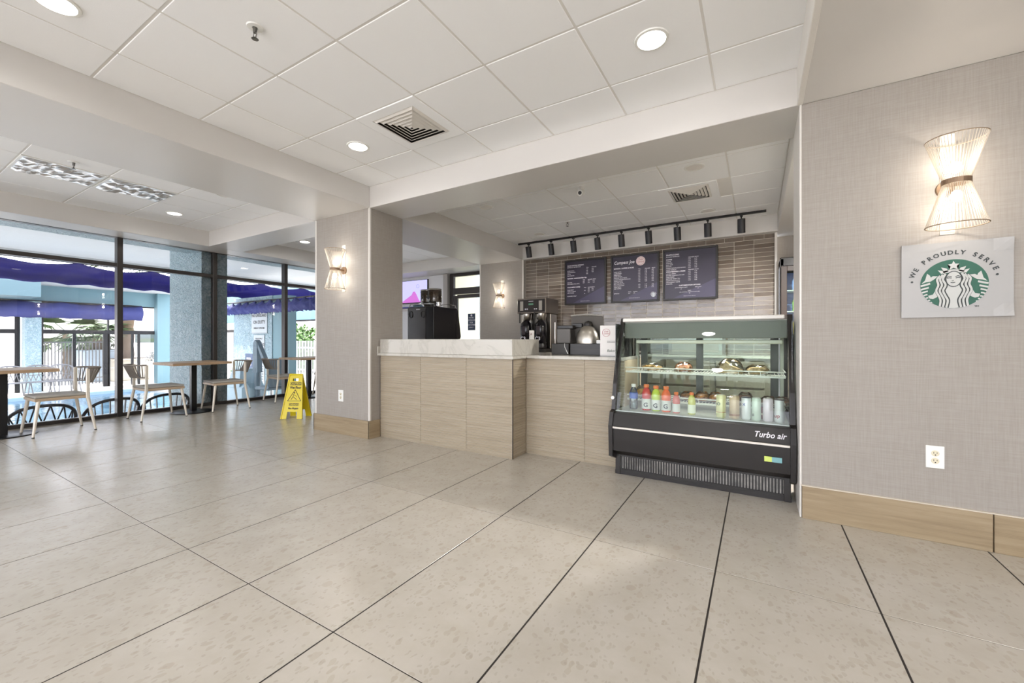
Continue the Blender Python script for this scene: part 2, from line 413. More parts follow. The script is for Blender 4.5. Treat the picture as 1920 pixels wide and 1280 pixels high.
# ------------------------------------------------------------------ walls, columns
def wall(name, x0, x1, y0, y1, z0, z1, m=M_LINEN, label=None, c=0):
    return struct(MB().box(x0, x1, y0, y1, z0, z1, c).build(name, m), label)
wall('wall_right', .24, 4.1, 3.17, 3.42, 0, ZB, label='wall covered in beige linen look wallpaper')
wall('wall_right_jamb', .24, 1.4, 3.42, 3.66, 0, ZB, m=M_TRIMW)
struct(MB().box(.228, .24, 3.162, 3.66, 0, ZB, .003).build('trim_2', M_TRIMW), 'white painted end of the right wall')
wall('wall_back', .21, 1.4, 7.1, 7.3, 0, ZC)
wall('wall_kitchen_side', 1.4, 1.5, 3.42, 7.3, 0, ZC)
wall('wall_east', 4.1, 4.2, -4.2, 3.2, 0, ZC, m=mat('east_wall_bounce_white', (236, 234, 230), .6))  # unseen wall, made white to bounce light onto the ceiling
for i in range(5):   # unseen glazing behind the camera, added to let sky light in
    r = sroot('window_%d' % (i+20), (-6.87+2.46*i, -4.15, 0), 'unseen glazing added behind the camera to let sky light in')
    MB().box(-1.23, -1.19, -.05, .05, 0, ZC, .003).build('mullion', mat('bronze_window_frame', (66, 62, 60), .35, metal=.5), r)
    MB().box(-1.19, 1.23, -.003, .003, 0, ZC).build('pane', M_GLASS, r)
WHITEWALL = mat('white_wall_paint', (226, 226, 228), .5)
wall('wall_far', -8.1, -6.06, 7.3, 7.45, 0, ZB, m=WHITEWALL, label='white wall behind the screen')
wall('wall_far_pier', -6.14, -6.02, 7.24, 7.45, 0, ZB, m=mat('grey_pier_paint', (176, 172, 168), .5))
def column(name, x0, x1, y0, y1, label):
    r = sroot(name, ((x0+x1)/2, (y0+y1)/2, 0), label)
    w_, h_ = (x1-x0)/2, (y1-y0)/2
    MB().box(-w_, w_, -h_, h_, 0, ZB).build('shaft', M_LINEN, r)
    gd = MB().box(-.012, .012, -.012, .012, .2, ZB, .003)
    o = gd.build('corner_guard', M_TRIMW, r, (w_-.009, -h_+.009, 0))
    inst(o, r, (-w_+.009, -h_+.009, 0))
    return r
column('column', -4.74, -3.75, 3.16, 3.66, 'linen papered column with a wall sconce')
column('column', -4.74, -3.75, 6.70, 7.3, 'linen papered column behind the counter')
# baseboards of wood look planks
def base_run(name, runs, label):
    r = sroot(name, label=label)
    for (x0, x1, y0, y1) in runs: MB().box(x0+.001, x1-.001, y0, y1, 0, .2, .002).build('plank', M_OAK, r)
    return r
base_run('baseboard_right', [(.24, 1.065, 3.152, 3.172), (1.068, 2.28, 3.152, 3.172), (2.283, 3.5, 3.152, 3.172)], 'tall wood look plank skirting')
for k, (x0, x1) in enumerate([(.24, 1.065), (1.068, 2.28), (2.283, 3.5)]): pass
struct(MB().box(.235, 3.5, 3.155, 3.172, .2, .206).build('trim_3', M_LGROUT), 'pale edge strip on top of the skirting')
base_run('baseboard_column', [(-4.755, -3.735, 3.142, 3.162)], 'wood look skirting around the column')
bc = bpy.data.objects['baseboard_column']
MB().box(-3.751, -3.733, 3.142, 3.30, 0, .2, .002).build('plank', M_OAK, bc)
MB().box(-4.757, -4.739, 3.142, 3.66, 0, .2, .002).build('plank', M_OAK, bc)

# ------------------------------------------------------------------ window wall
WX = -8.0
my = [-4.1, -2.65, -1.43, -.2, 1.0, 2.223, 3.443, 4.676, 5.90, 7.3]
for i in range(len(my)-1):
    y0, y1 = my[i], my[i+1]
    r = sroot('window_%d' % (i+1), (WX, (y0+y1)/2, 0), 'full height window bay with dark bronze frame')
    h = (y1-y0)/2
    f = MB().box(-.06, .05, -.032-h, .032-h, 0, 2.62, .003); f.build('mullion', M_FRAME, r)
    MB().box(-.05, .045, -h+.03, h-.03, 2.17, 2.225, .003).build('transom', M_FRAME, r)
    MB().box(-.05, .045, -h+.03, h-.03, 0, .05, .003).build('sill', M_FRAME, r)
    MB().box(-.05, .045, -h+.03, h-.03, 2.595, 2.64).build('head', M_FRAME, r)
    MB().box(-.003, .003, -h+.03, h-.03, .05, 2.17).build('pane', M_GLASS, r)
    MB().box(-.003, .003, -h+.03, h-.03, 2.225, 2.6).build('pane', M_GLASS, r)
wall('wall_window_end', -8.1, -8.0, 7.28, 7.45, 0, ZC, m=WHITEWALL)

# far door with transom
D = sroot('door_1', (-5.4, 7.35, 0), 'glazed door in a dark frame beyond the column')
dk = MB()
dk.box(-.6, -.5, -.04, .04, 0, 2.6, .004); dk.box(.5, .6, -.04, .04, 0, 2.6, .004); dk.box(-.5, .5, -.04, .04, 2.53, 2.6, .004); dk.box(-.5, .5, -.04, .04, 2.13, 2.27, .004)
dk.build('door_frame', M_FRAME, D)
dl = MB(); dl.box(-.5, -.4, -.03, .03, 0, 2.1, .004); dl.box(.4, .5, -.03, .03, 0, 2.1, .004); dl.box(-.4, .4, -.03, .03, 2.04, 2.12, .004); dl.box(-.4, .4, -.03, .03, 0, .2, .004); dl.box(-.4, .4, -.03, .03, .98, 1.02, .003)
dl.build('door_leaf', M_FRAME, D)
MB().box(-.4, .4, -.004, .004, .2, 2.04).build('pane', M_GLASS, D)
MB().box(-.5, .5, -.004, .004, 2.27, 2.53).build('pane', M_GLASS, D)
MB().cyl((.34, -.07, .9), (.34, -.07, 1.15), .012).build('door_handle', M_STEEL, D)
wall('wall_far_right', -4.8, -4.7, 7.3, 7.45, 0, ZB, m=WHITEWALL)
wall('wall_corridor', -8.5, -3, 10.2, 10.3, -.6, 3.2, m=mat('pale_green_wall', (214, 226, 224), .6))
wall('wall_corridor_jamb', -6.1, -5.98, 7.45, 8.3, -.1, 2.7, m=mat('pale_yellow_wall', (216, 212, 176), .6))
wall('roof_sun_block', -8.5, -3, 7.5, 10.3, 2.75, 2.9, m=M_BEAM)  # unseen slab added to keep the sun off the corridor wall
wall('wall_sun_block', -8.6, -8.5, 7.5, 10.2, -.6, 2.75, m=WHITEWALL)  # unseen end wall added to stop sun entering from the side
sg = thing('restroom_notice', 'dark blue notice with white lettering on the far glazed door', 'sign', (xat(884, 7.33), 7.335, 1.33))
MB().box(-.10, .10, -.006, .006, -.01, .36, .005).build('board', mat('navy_sign', (48, 62, 88), .5), sg)
text('NOTE:\nRESTROOM\nFOR\nCUSTOMERS\nONLY', .046, (0, -.008, .25), M_INKW, sg, align='CENTER', line=1.15)
MB().cyl((0, -.008, .318), (0, -.0065, .318), .024, n=16).build('emblem', M_INKW, sg)

# ------------------------------------------------------------------ brown glazed tile wall
TW = sroot('wall_tiled', (0, 0, 0), 'wall of stacked glossy brown tiles')
MB().box(-3.75, .21, 6.7985, 7.0, 0, ZB+.02).build('backing', M_LGROUT, TW)
struct(MB().box(.205, .235, 6.75, 6.81, 0, ZB, .003).build('trim_4', M_TRIMW), 'pale edge profile beside the tile wall')
TWD, THT = .2485, .0622
tcol = [-3.75+.0]
x = .205
edges = [x]
while x > -3.70: x -= TWD; edges.append(max(x, -3.748))
tm = {}
nt = 0
joined = MB()
def gt(w_):
    k = round(w_, 3)
    if k not in tm: tm[k] = None
    return k
for ci in range(len(edges)-1):
    x1, x0 = edges[ci], edges[ci+1]
    for ri in range(40):
        zt = 2.535-ri*THT; zb = zt-THT
        if zb < .85: break
        w_ = (x1-x0)/2-.0024; h_ = THT/2-.0024; xc, zc = (x0+x1)/2, (zt+zb)/2
        vis = zb > 1.33 and not (-2.84 < x0 and x1 < -.6 and zt < 2.42 and zb > 1.82)
        if not vis:
            joined.box(xc-w_, xc+w_, 6.797, 6.806, zc-h_, zc+h_, .0015); continue
        k = round(w_, 3); nt += 1
        ry = (random.random()-.5)*.012; rx = (random.random()-.5)*.03
        if tm.get(k) is None: tm[k] = MB().box(-w_, w_, -.006, .004, -h_, h_, .002).build('tile', M_GLAZE, TW, (xc, 6.802, zc))
        else: inst(tm[k], TW, (xc, 6.802, zc), (rx, 0, ry))
for ci in range(len(edges)-1):    # border course shifted by half a tile
    x1, x0 = edges[ci]-TWD/2, edges[ci+1]-TWD/2
    x0 = max(x0, -3.748)
    if x1-x0 < .03: continue
    joined.box(x0+.0016, x1-.0016, 6.796, 6.806, 2.538, 2.598, .002)
joined.box(.205-TWD/2+.0016, .2034, 6.796, 6.806, 2.538, 2.598, .002)
jo = joined.build('tile_field', M_GLAZE, TW); jo['kind'] = 'stuff'

# ------------------------------------------------------------------ counter
CT = thing('service_counter', 'ribbed wood look counter with cream stone top and raised ledge', 'counter', (0, 0, 0))
def ribbed(x0, x1, y, parent, axis='x', loc=(0, 0, 0)):
    """a wood look tile 0.93 high with horizontal ribs; the face at -y"""
    b = MB(); n = 37; hh = .934/n
    for i in range(n):
        d = (0, .0025, .001, .003)[(i*7) % 4]
        z0, z1 = i*hh+.0011, (i+1)*hh-.0011
        if axis == 'x': b.box(x0+.0003, x1-.0003, y-.008-d, y+.01, z0, z1, .0012)
        else: b.box(y-.01, y+.008+d, x0+.001, x1-.001, z0, z1, .0012)
    o = b.build('front_panel', M_RIB, parent)
    (MB().box(x0, x1, y-.0055, y, 0, .934) if axis == 'x' else MB().box(y, y+.0055, x0, x1, 0, .934)).build('joint_backing', mat('joint_cream', (204, 194, 176), .7), o)
    return o
for a, b_ in ((-3.735, -3.115), (-3.113, -2.503), (-2.501, -1.962)): ribbed(a, b_, 3.312, CT)
ribbed(3.306, 3.56, -1.972, CT, 'y')
for a, b_ in ((-1.955, -1.355), (-1.353, -.99)): ribbed(a, b_, 3.572, CT)
cb = MB(); cb.box(-3.74, -1.98, 3.322, 4.3, 0, .934); cb.box(-1.98, -.99, 3.582, 4.3, 0, .934); 
cb.build('carcass', mat('counter_carcass', (190, 175, 150), .6), CT)
MB().box(-1.965, -1.957, 3.298, 3.306, 0, .934).build('corner_profile', mat('dark_bronze_profile', (74, 66, 58), .4, metal=.5), CT)
tp = MB(); tp.box(-3.748, -1.94, 3.272, 4.32, .934, .964, .003); tp.box(-1.94, -.99, 3.532, 4.32, .934, .9638, .003); 
tp.build('stone_top', M_MARBLE, CT)
up = MB(); up.box(-3.735, -1.962, 3.295, 3.335, .964, 1.121, .003); up.box(-2.0, -1.962, 3.336, 3.84, .964, 1.12, .003); up.build('raised_ledge', M_MARBLE, CT)
MB().box(-3.749, -3.736, 3.262, 3.30, .934, 1.04, .003).build('end_block', M_MARBLE, CT)

SC = thing('side_counter', 'short counter behind the ledge under the espresso machine', 'counter', (0, 0, 0))
MB().box(-4.5, -3.20, 4.33, 4.95, 0, .934).build('carcass', MATS['counter_carcass'], SC); MB().box(-4.52, -3.18, 4.325, 4.97, .934, .9636, .003).build('stone_top', M_MARBLE, SC)
# back counter
BK = thing('back_counter', 'long back counter under the brown tile wall', 'counter', (0, 0, 0))
MB().box(-3.735, .195, 6.18, 6.785, 0, .87).build('carcass', mat('cabinet_beige', (120, 112, 100), .5), BK)
MB().box(-3.735, .195, 6.14, 6.785, .87, .9, .004).build('stone_top', M_MARBLE, BK)
dp = MB().box(-.28, .28, -.012, .012, -.17, .17, .004)
d0 = None
for i in range(6):
    for z in (.66, .29):
        x = -3.4+i*.64
        if d0 is None: d0 = dp.build('drawer', mat('cabinet_front', (132, 124, 112), .45), BK, (x, 6.17, z)); h0 = MB().cyl((-.08, -.03, .1), (.08, -.03, .1), .007).build('handle', M_STEEL, d0)
        else: o = inst(d0, BK, (x, 6.17, z)); hh = h0.copy(); COL.objects.link(hh); hh.parent = o

# ------------------------------------------------------------------ lights in the ceilings
def downlight(x, y, label, lit=True, power=None):
    t = thing('ceiling_light', label, 'ceiling light', (x, y, ZC-.006), 0, 'round recessed ceiling lights')
    MB().lathe([(.078, 0), (.095, 0), (.092, -.006), (.078, -.008)], 28, ring=True).build('trim_ring', M_WHITE, t)
    if lit:
        MB().lathe([(.078, .002), (.078, -.004), (.04, -.006)], 28).build('diffuser', M_LAMP, t)
        ld = bpy.data.lights.new('lamp', 'AREA'); ld.shape = 'DISK'; ld.size = .15; ld.energy = power or DOWNLIGHT_W; ld.color = (1, .975, .94); ld.spread = math.radians(165)
        lo = bpy.data.objects.new('lamp', ld); COL.objects.link(lo); lo.parent = t; lo.location = (0, 0, -.02)
    else:
        MB().lathe([(.078, -.003), (.06, .004), (.03, .0)], 28).build('diffuser', mat('frosted_lens', (228, 224, 218), .3), t)
    return t
downlight(-3.045, 2.44, 'lit recessed ceiling light beside the square air diffuser')
downlight(-.52, 2.43, 'lit recessed ceiling light above the display case, right of the ceiling')
downlight(-3.065, .611, 'lit recessed ceiling light in the upper left corner of the photo')
downlight(-6.81, 2.46, 'lit recessed ceiling light nearest the windows')
downlight(-6.83, 4.35, 'lit recessed ceiling light beyond the cross beam left of the column')
downlight(-5.42, 2.45, 'unlit recessed ceiling light in the dining bay beside the wide beam', False)
downlight(-.54, 4.45, 'unlit recessed ceiling light nearest the right end of the coffee bay', False)
downlight(-.57, 6.05, 'unlit recessed ceiling light right, near the track rail', False)
downlight(-3.02, 4.41, 'unlit recessed ceiling light left in the coffee bay, near the cross beam', False)
downlight(-3.05, 5.99, 'unlit recessed ceiling light left in the coffee bay, near the track rail', False)
for (x, y) in [(-.52, .61), (-3.06, -1.2), (-.52, -1.2), (-3.06, -3), (-.52, -3), (-5.42, 5.2), (-6.8, -1.2), (-5.4, -1.2), (-6.8, -3)]:  # unseen lamps carrying on the ceiling grid, added for general fill
    downlight(x, y, 'unseen fill light added behind the camera, %s row, %s' % ({.61: 'nearest', -1.2: 'second', -3: 'last'}[y], {-.52: 'right of the room', -3.06: 'left of the room', -5.4: 'beside the wide beam', -6.8: 'by the windows'}[x]) if y < 1 else 'lit recessed ceiling light above the far dining area', power=6 if x > -1 else 4)
for (x, y) in [(1.6, 1.2), (1.6, -1.4), (3.2, 0)]:  # unseen lamps added to brighten the right side of the floor
    o = downlight(x, y, 'unseen fill light added in the lowered soffit behind the camera, %s' % {1.2: 'nearest the display case side', -1.4: 'farther back', 0: 'at the far right'}[y], power=12); o.location.z = ZB-.001
o = downlight(.85, 5.0, 'unseen fill light added in the soffit over the kitchen corner', power=120); o.location.z = ZB-.001
# the kitchen lamp above is unseen, added to brighten the coffee bay
def sprinkler(x, y, label, up=False):
    t = thing('fire_sprinkler', label, 'sprinkler', (x, y, ZC-.006), 0, 'ceiling sprinklers')
    MB().lathe([(.012, 0), (.042, -.001), (.038, -.007), (.014, -.008)], 20, ring=True).build('escutcheon', M_WHITE, t)
    b = MB(); b.cyl((0, 0, -.004), (0, 0, -.035), .012, .009, 10)
    b.tube([(.011, 0, -.03), (.017, 0, -.045), (.006, 0, -.062)], .003, 6); b.tube([(-.011, 0, -.03), (-.017, 0, -.045), (-.006, 0, -.062)], .003, 6)
    b.cyl((0, 0, -.06), (0, 0, -.068), .009, .018, 12)
    b.build('head', mat('sprinkler_metal', (120, 118, 114), .3, metal=.9), t)
    return t
sprinkler(-2.367, 1.218, 'chrome fire sprinkler in the front ceiling')
sprinkler(-2.38, 5.57, 'small fire sprinkler in front of the track rail')
sprinkler(-5.68, 1.25, 'fire sprinkler beside the film covered ceiling troffers')
sprinkler(-5.2, 4.9, 'fire sprinkler seen right of the column')
cm = thing('security_camera', 'small white security camera on the coffee bay ceiling', 'camera', (-1.706, 4.39, ZC-.006))
MB().lathe([(.04, 0), (.04, -.02), (.03, -.03)], 20).build('mount', M_WHITE, cm)
MB().cyl((0, .03, -.05), (0, -.045, -.075), .034, .034, 16).build('body', M_WHITE, cm)
MB().cyl((0, -.045, -.075), (0, -.05, -.077), .02, .02, 16).build('lens', M_BUTTON, cm)
def diffuser(name, x, y, w_, h_, label):
    t = thing(name, label, 'air vent', (x, y, ZC-.004), 0, 'square ceiling air diffusers')
    W, H = .30, .30
    b = MB()
    for (a0, a1, b0, b1) in ((-W, W, -H, -h_), (-W, W, h_, H), (-W, -w_, -h_, h_), (w_, W, -h_, h_)): b.box(a0, a1, b0, b1, -.008, .004)
    b.build('face_plate', M_CEIL, t)
    MB().box(-w_, w_, -h_, h_, -.001, .0).build('throat', mat('vent_dark', (38, 36, 34), .8), t)
    n = 6
    for k in range(n):
        f0 = 1-k/n; f1 = f0-.115
        b = MB(); o_, i_ = (w_*f0, h_*f0, -.001-.002*k), (w_*max(f1, .03), h_*max(f1, .03), -.016-.001*k)
        vs = [(-o_[0], -o_[1], o_[2]), (o_[0], -o_[1], o_[2]), (o_[0], o_[1], o_[2]), (-o_[0], o_[1], o_[2]), (-i_[0], -i_[1], i_[2]), (i_[0], -i_[1], i_[2]), (i_[0], i_[1], i_[2]), (-i_[0], i_[1], i_[2])]
        vs += [(p[0], p[1], p[2]+.003) for p in vs]
        q = []
        for a in range(4):
            c_ = (a+1) % 4; q += [(a, c_, 4+c_, 4+a), (8+a, 12+a, 12+c_, 8+c_), (a, 8+a, 8+c_, c_), (4+a, 4+c_, 12+c_, 12+a)]
        b.add(vs, q); b.build('louvre', M_TRIMW, t)
    return t
diffuser('air_diffuser', -2.385, 2.43, .215, .215, 'large square air diffuser in the front ceiling')
diffuser('air_diffuser', -.68, 5.23, .215, .24, 'square air diffuser in the coffee bay ceiling')
def troffer(x, y, label):
    t = thing('ceiling_troffer', label, 'air vent', (x, y, ZC), 0, 'film covered ceiling troffers')
    b = MB()
    for (a0, a1, b0, b1) in ((-.28, .28, -.3, -.27), (-.28, .28, .27, .3), (-.28, -.25, -.27, .27), (.25, .28, -.27, .27)): b.box(a0, a1, b0, b1, -.012, .003, .002)
    b.build('rim', M_WHITE, t)
    MB().box(-.25, .25, -.27, .27, .0035, .0045).build('pan', mat('troffer_pan', (222, 222, 220), .5), t)
    MB().box(.05, .10, -.17, .17, -.010, .003, .004).build('slot', mat('troffer_slot', (120, 110, 100), .6), t)
    b = MB(); nx, ny = 16, 18; rr = random.Random(int(y*100)); vs = []
    for j in range(ny+1):
        for i in range(nx+1):
            e = min(i, nx-i, j, ny-j)
            vs.append((-.26+.52*i/nx, -.28+.56*j/ny, -.013-(rr.random()*.016 if e else 0)-.012*math.sin(i*.9+j*.35)*(e > 0)))
    b.add(vs, [(j*(nx+1)+i, j*(nx+1)+i+1, (j+1)*(nx+1)+i+1, (j+1)*(nx+1)+i) for j in range(ny) for i in range(nx)])
    b.build('plastic_film', M_FILM, t, fix=False)
    return t
M_FILM = glassmat('plastic_film', (240, 242, 246), refl=.8, base=.06, rough=.3)
troffer(-6.14, 1.245, 'film covered ceiling troffer nearer the left edge')
troffer(-6.14, 1.86, 'film covered ceiling troffer farther from the left edge')
# black bulk plate showing at the ledge of the missing strip
# ------------------------------------------------------------------ track rail with spotlights
tr = thing('track_rail', 'black ceiling track rail carrying the spotlights', 'track light rail', (0, 6.4, ZC))
MB().box(-3.68, .1, -.018, .018, -.035, 0, .003).build('rail', M_BMETAL, tr)
names = ['leftmost', 'second from the left', 'third from the left', 'fourth from the left', 'middle', 'fourth from the right', 'third from the right', 'second from the right', 'rightmost']
sp0 = None
for i, u in enumerate((991, 1033, 1075, 1120, 1165, 1216, 1270, 1327, 1390)):
    x = xat(u, 6.4)
    if sp0 is None:
        sp0 = thing('spotlight', '', 'spotlight', (x, 6.4, ZC-.035), 0, 'black spotlights on the ceiling track')
        MB().box(-.016, .016, -.03, .03, -.022, -.001, .003).build('adapter', M_BMETAL, sp0)
        MB().cyl((0, 0, -.02), (0, 0, -.06), .008).build('stem', M_BMETAL, sp0)
        d = Vector((0, .28, -1)).normalized(); c0 = Vector((0, -.015, -.055))
        b = MB(); b.cyl(c0, c0+d*.185, .049, .049, 20); b.cyl(c0-d*.006, c0, .043, .049, 20); b.build('housing', M_BMETAL, sp0)
        MB().cyl(c0+d*.183, c0+d*.187, .040, .040, 20).build('lens', mat('spot_lens', (120, 116, 110), .2), sp0)
        s_ = sp0
    else: s_ = copy_tree(sp0); s_.location.x = x
    ld = bpy.data.lights.new('spot_lamp', 'SPOT'); ld.energy = 3.5; ld.spot_size = math.radians(95); ld.spot_blend = 1; ld.shadow_soft_size = .03; ld.color = (1, .95, .88)
    lo = bpy.data.objects.new('spot_lamp', ld); COL.objects.link(lo); lo.parent = s_; lo.location = c0+d*.20; lo.rotation_euler = d.to_track_quat('-Z', 'Y').to_euler()
    s_['label'] = 'black cylinder spotlight on the ceiling track, '+names[i]

# ------------------------------------------------------------------ sconces
def sconce(x, y, z, label):
    t = thing('wall_sconce', label, 'wall lamp', (x, y, z), 0, 'hourglass string wall sconces')
    p = -.125
    cord = mat('sconce_cord', (222, 215, 204), .8, transl=.4)
    b = MB(); b.cyl((0, -.012, 0), (0, 0, 0), .045, .048, 24); b.cyl((0, p+.05, 0), (0, -.01, 0), .012, .012, 12); b.build('wall_mount', M_BRZ, t)
    MB().box(-.03, .03, -.006, 0, -.25, .30, .002).build('back_plate', mat('sconce_plate', (232, 222, 206), .6), t)
    for s_, nm in ((1, 'upper_shade'), (-1, 'lower_shade')):
        R0, R1, H = .053, .118, .228
        b = MB(); n = 54
        for i in range(n):
            a = 2*PI*i/n
            ca, sa = math.cos(a), math.sin(a)
            b.cyl((R0*ca, p+R0*sa*.9, s_*.01), (R1*ca, p+R1*sa*.9, s_*H), .0015, .0019, 4, caps=False, smooth=False)
        o = b.build(nm, cord, t)
        MB().tube([(R1*math.cos(2*PI*i/32), p+R1*.9*math.sin(2*PI*i/32), s_*H) for i in range(32)], .003, 6, closed=True).build('rim', mat('sconce_rim', (150, 132, 112), .6), o)
        MB().sphere((0, p, s_*.075), .024, 14, 8, (1, 1, 1.3)).build('bulb', mat('bulb_glow', (255, 246, 228), .4, emit=9), t)
        ld = bpy.data.lights.new('sconce_lamp', 'POINT'); ld.energy = SCONCE_W; ld.color = (1, .94, .86); ld.shadow_soft_size = .02
        lo = bpy.data.objects.new('sconce_lamp', ld); COL.objects.link(lo); lo.parent = t; lo.location = (0, p, s_*.13)
    b = MB(); n = 32; vs = []
    b.tube([(.056*math.cos(2*PI*i/n), p+.052*math.sin(2*PI*i/n), 0) for i in range(n)], .003, 4, closed=True, flat=(.003, .018)); b.build('waist_band', M_BRZ, t)
    return t
M_BRZ = mat('sconce_bronze', (140, 116, 94), .4, metal=.6)
sconce(.895, 3.17, 1.945, 'glowing hourglass wall sconce above the round emblem sign')
sconce(-4.19, 3.16, 1.93, 'glowing hourglass wall sconce on the front column')
sconce(-4.21, 6.70, 1.95, 'glowing hourglass wall sconce on the column behind the counter')

# ------------------------------------------------------------------ outlets
def outlet(x, y, z, label, w_=.076, h_=.124):
    t = thing('wall_outlet', label, 'outlet', (x, y, z), 0, 'white wall outlets')
    MB().box(-w_/2, w_/2, -.006, 0, -h_/2, h_/2, .002).build('cover_plate', M_WHITE, t)
    iv = mat('ivory_receptacle', (222, 214, 188), .4)
    for s_ in (1, -1):
        o = MB().lathe([(.0165, 0), (.0165, .002), (.015, .003)], 20).xf(Matrix.Translation((0, -.006, s_*.0205)) @ Matrix.Rotation(PI/2, 4, 'X')).build('receptacle', iv, t)
        b = MB(); b.box(-.0075, -.0055, -.0105, -.0085, s_*.0205-.001, s_*.0205+.008); b.box(.0055, .0075, -.0105, -.0085, s_*.0205, s_*.0205+.007); b.cyl((0, -.0085, s_*.0205-.008), (0, -.0105, s_*.0205-.008), .003, n=8)
        b.build('slots', M_BUTTON, o)
outlet(.847, 3.17, .467, 'white wall outlet above the skirting on the right wall')
outlet(-4.245, 3.16, .452, 'white wall outlet low on the front column', .09, .135)
# ------------------------------------------------------------------ round emblem sign on the right wall
GREEN = mat('emblem_green', (16, 82, 62), .45); SIGNW = mat('emblem_white', (182, 183, 179), .35); INK = mat('emblem_ink', (38, 44, 44), .5)
SG = thing('emblem_sign', 'metal sign with a round green emblem reading WE PROUDLY SERVE', 'sign', (.923, 3.165, 1.445))
def brushed():
    m, N, L, p = nodes('brushed_silver')
    p.inputs['Base Color'].default_value = srgb(150, 148, 145); p.inputs['Metallic'].default_value = .35; p.inputs['Roughness'].default_value = .4
    return m
M_SILV = brushed()
b = MB(); nx = 12
vs = []
for j in range(nx+1):
    for i in range(nx+1):
        u_, v_ = i/nx, j/nx
        d = -.006-.005*max(0, 1-((u_)**2+(1-v_)**2)**.5*5)-.008*max(0, 1-((1-u_)**2+v_**2)**.5*6)-.007*max(0, 1-((1-u_)**2+(1-v_)**2)**.5*6)
        vs.append((-.2165+.433*u_, d, -.203+.410*v_))
n1 = len(vs); vs += [(a, 0, c) for a, _, c in vs]
fs = []
for j in range(nx):
    for i in range(nx):
        a = j*(nx+1)+i; fs += [(a, a+1, a+nx+2, a+nx+1), (n1+a, n1+a+nx+1, n1+a+nx+2, n1+a+1)]
for i in range(nx):
    a, b2 = i, nx*(nx+1)+i; fs += [(a, n1+a, n1+a+1, a+1), (b2, b2+1, n1+b2+1, n1+b2)]
    a, b2 = i*(nx+1), i*(nx+1)+nx; fs += [(a, a+nx+1, n1+a+nx+1, n1+a), (b2, n1+b2, n1+b2+nx+1, b2+nx+1)]
b.add(vs, fs, False); b.build('plate', M_SILV, SG)
# emblem: coordinates (px, py) measured on an enlarged view, centre (797,708), radii (487,347)
ER = .1335; ECX, ECZ = -.0055, -.022
def E_(px, py): return (ECX+(px-797)/487*ER*1.0, ECZ-(py-708)/347*ER)
def clipc(pts, R=1.0):
    out = []
    for x, z in pts:
        dx_, dz_ = x-ECX, z-ECZ; r = math.hypot(dx_, dz_)
        if r > ER*R: x, z = ECX+dx_/r*ER*R, ECZ+dz_/r*ER*R
        out.append((x, z))
    return out
EY = -.0068
def shape(polys, m, name, lay, parent=None):
    import bmesh
    bm = bmesh.new()
    for P in polys:
        P = clipc([E_(*q) for q in P], .995)
        Q = []
        for q in P:
            if not Q or math.dist(q, Q[-1]) > 1e-5: Q.append(q)
        vsb = [bm.verts.new((x, EY-.0005*lay, z)) for x, z in Q]
        if len(vsb) < 3: continue
        try: f = bm.faces.new(vsb)
        except ValueError: continue
        bmesh.ops.triangulate(bm, faces=[f])
    r = bmesh.ops.extrude_face_region(bm, geom=bm.faces[:])
    bmesh.ops.translate(bm, verts=[v for v in r['geom'] if isinstance(v, bmesh.types.BMVert)], vec=(0, -.0004, 0))
    bmesh.ops.recalc_face_normals(bm, faces=bm.faces)
    me = bpy.data.meshes.new(name); bm.to_mesh(me); bm.free(); me.materials.append(m)
    o = bpy.data.objects.new(name, me); COL.objects.link(o); o.parent = parent or SG
    return o
def ribbon(pts, w_, taper=None):
    """wavy stroke as a list of quads"""
    P = []
    for i in range(len(pts)-1):      # catmull rom smoothing
        p0 = pts[max(0, i-1)]; p1 = pts[i]; p2 = pts[i+1]; p3 = pts[min(len(pts)-1, i+2)]
        for k in range(5):
            t = k/5
            P.append(tuple(.5*((2*p1[a])+(-p0[a]+p2[a])*t+(2*p0[a]-5*p1[a]+4*p2[a]-p3[a])*t*t+(-p0[a]+3*p1[a]-3*p2[a]+p3[a])*t**3) for a in (0, 1)))
    P.append(pts[-1]); L_, R_ = [], []
    for i, p in enumerate(P):
        a = P[max(0, i-1)]; c = P[min(len(P)-1, i+1)]; d = math.hypot(c[0]-a[0], c[1]-a[1]) or 1
        n_ = (-(c[1]-a[1])/d, (c[0]-a[0])/d); ww = w_/2*(1 if taper is None else taper[0]+(taper[1]-taper[0])*i/(len(P)-1))
        L_.append((p[0]+n_[0]*ww, p[1]+n_[1]*ww)); R_.append((p[0]-n_[0]*ww, p[1]-n_[1]*ww))
    return [[L_[i], L_[i+1], R_[i+1], R_[i]] for i in range(len(P)-1)]
disc = [(797+487*math.cos(2*PI*i/72), 708+347*math.sin(2*PI*i/72)) for i in range(72)]
shape([disc], GREEN, 'emblem_disc', 0)
mir = lambda P: [(1594-x, y) for x, y in P]
white = []
white.append([(797, 385), (822, 425), (880, 428), (840, 460), (858, 508), (797, 482), (738, 508), (755, 460), (712, 432), (775, 425)])   # star
crownL = [[(620, 560), (570, 505), (655, 520), (680, 540)], [(655, 548), (648, 515), (620, 468), (700, 487), (728, 530)], [(640, 562), (660, 525), (735, 508), (798, 503), (798, 548), (700, 552)]]
white += crownL+[mir(q) for q in crownL]
tailL = [(415, 545), (455, 575), (470, 605), (500, 585), (570, 590), (530, 625), (470, 660), (400, 668), (330, 690), (385, 640)]
white += [tailL, mir(tailL)]
for k, (y0, x0, x1) in enumerate([(712, 318, 460), (765, 318, 440), (812, 330, 425), (858, 352, 420), (900, 385, 432), (935, 420, 460), (965, 452, 488)]):
    r_ = ribbon([(x0, y0+10), ((x0+x1)/2, y0-4), (x1, y0-22+4*k)], 26-2*k); white += r_; white += [mir(q) for q in r_]
armL = [(430, 865), (500, 850), (545, 780), (600, 800), (560, 890), (500, 915), (450, 905)]
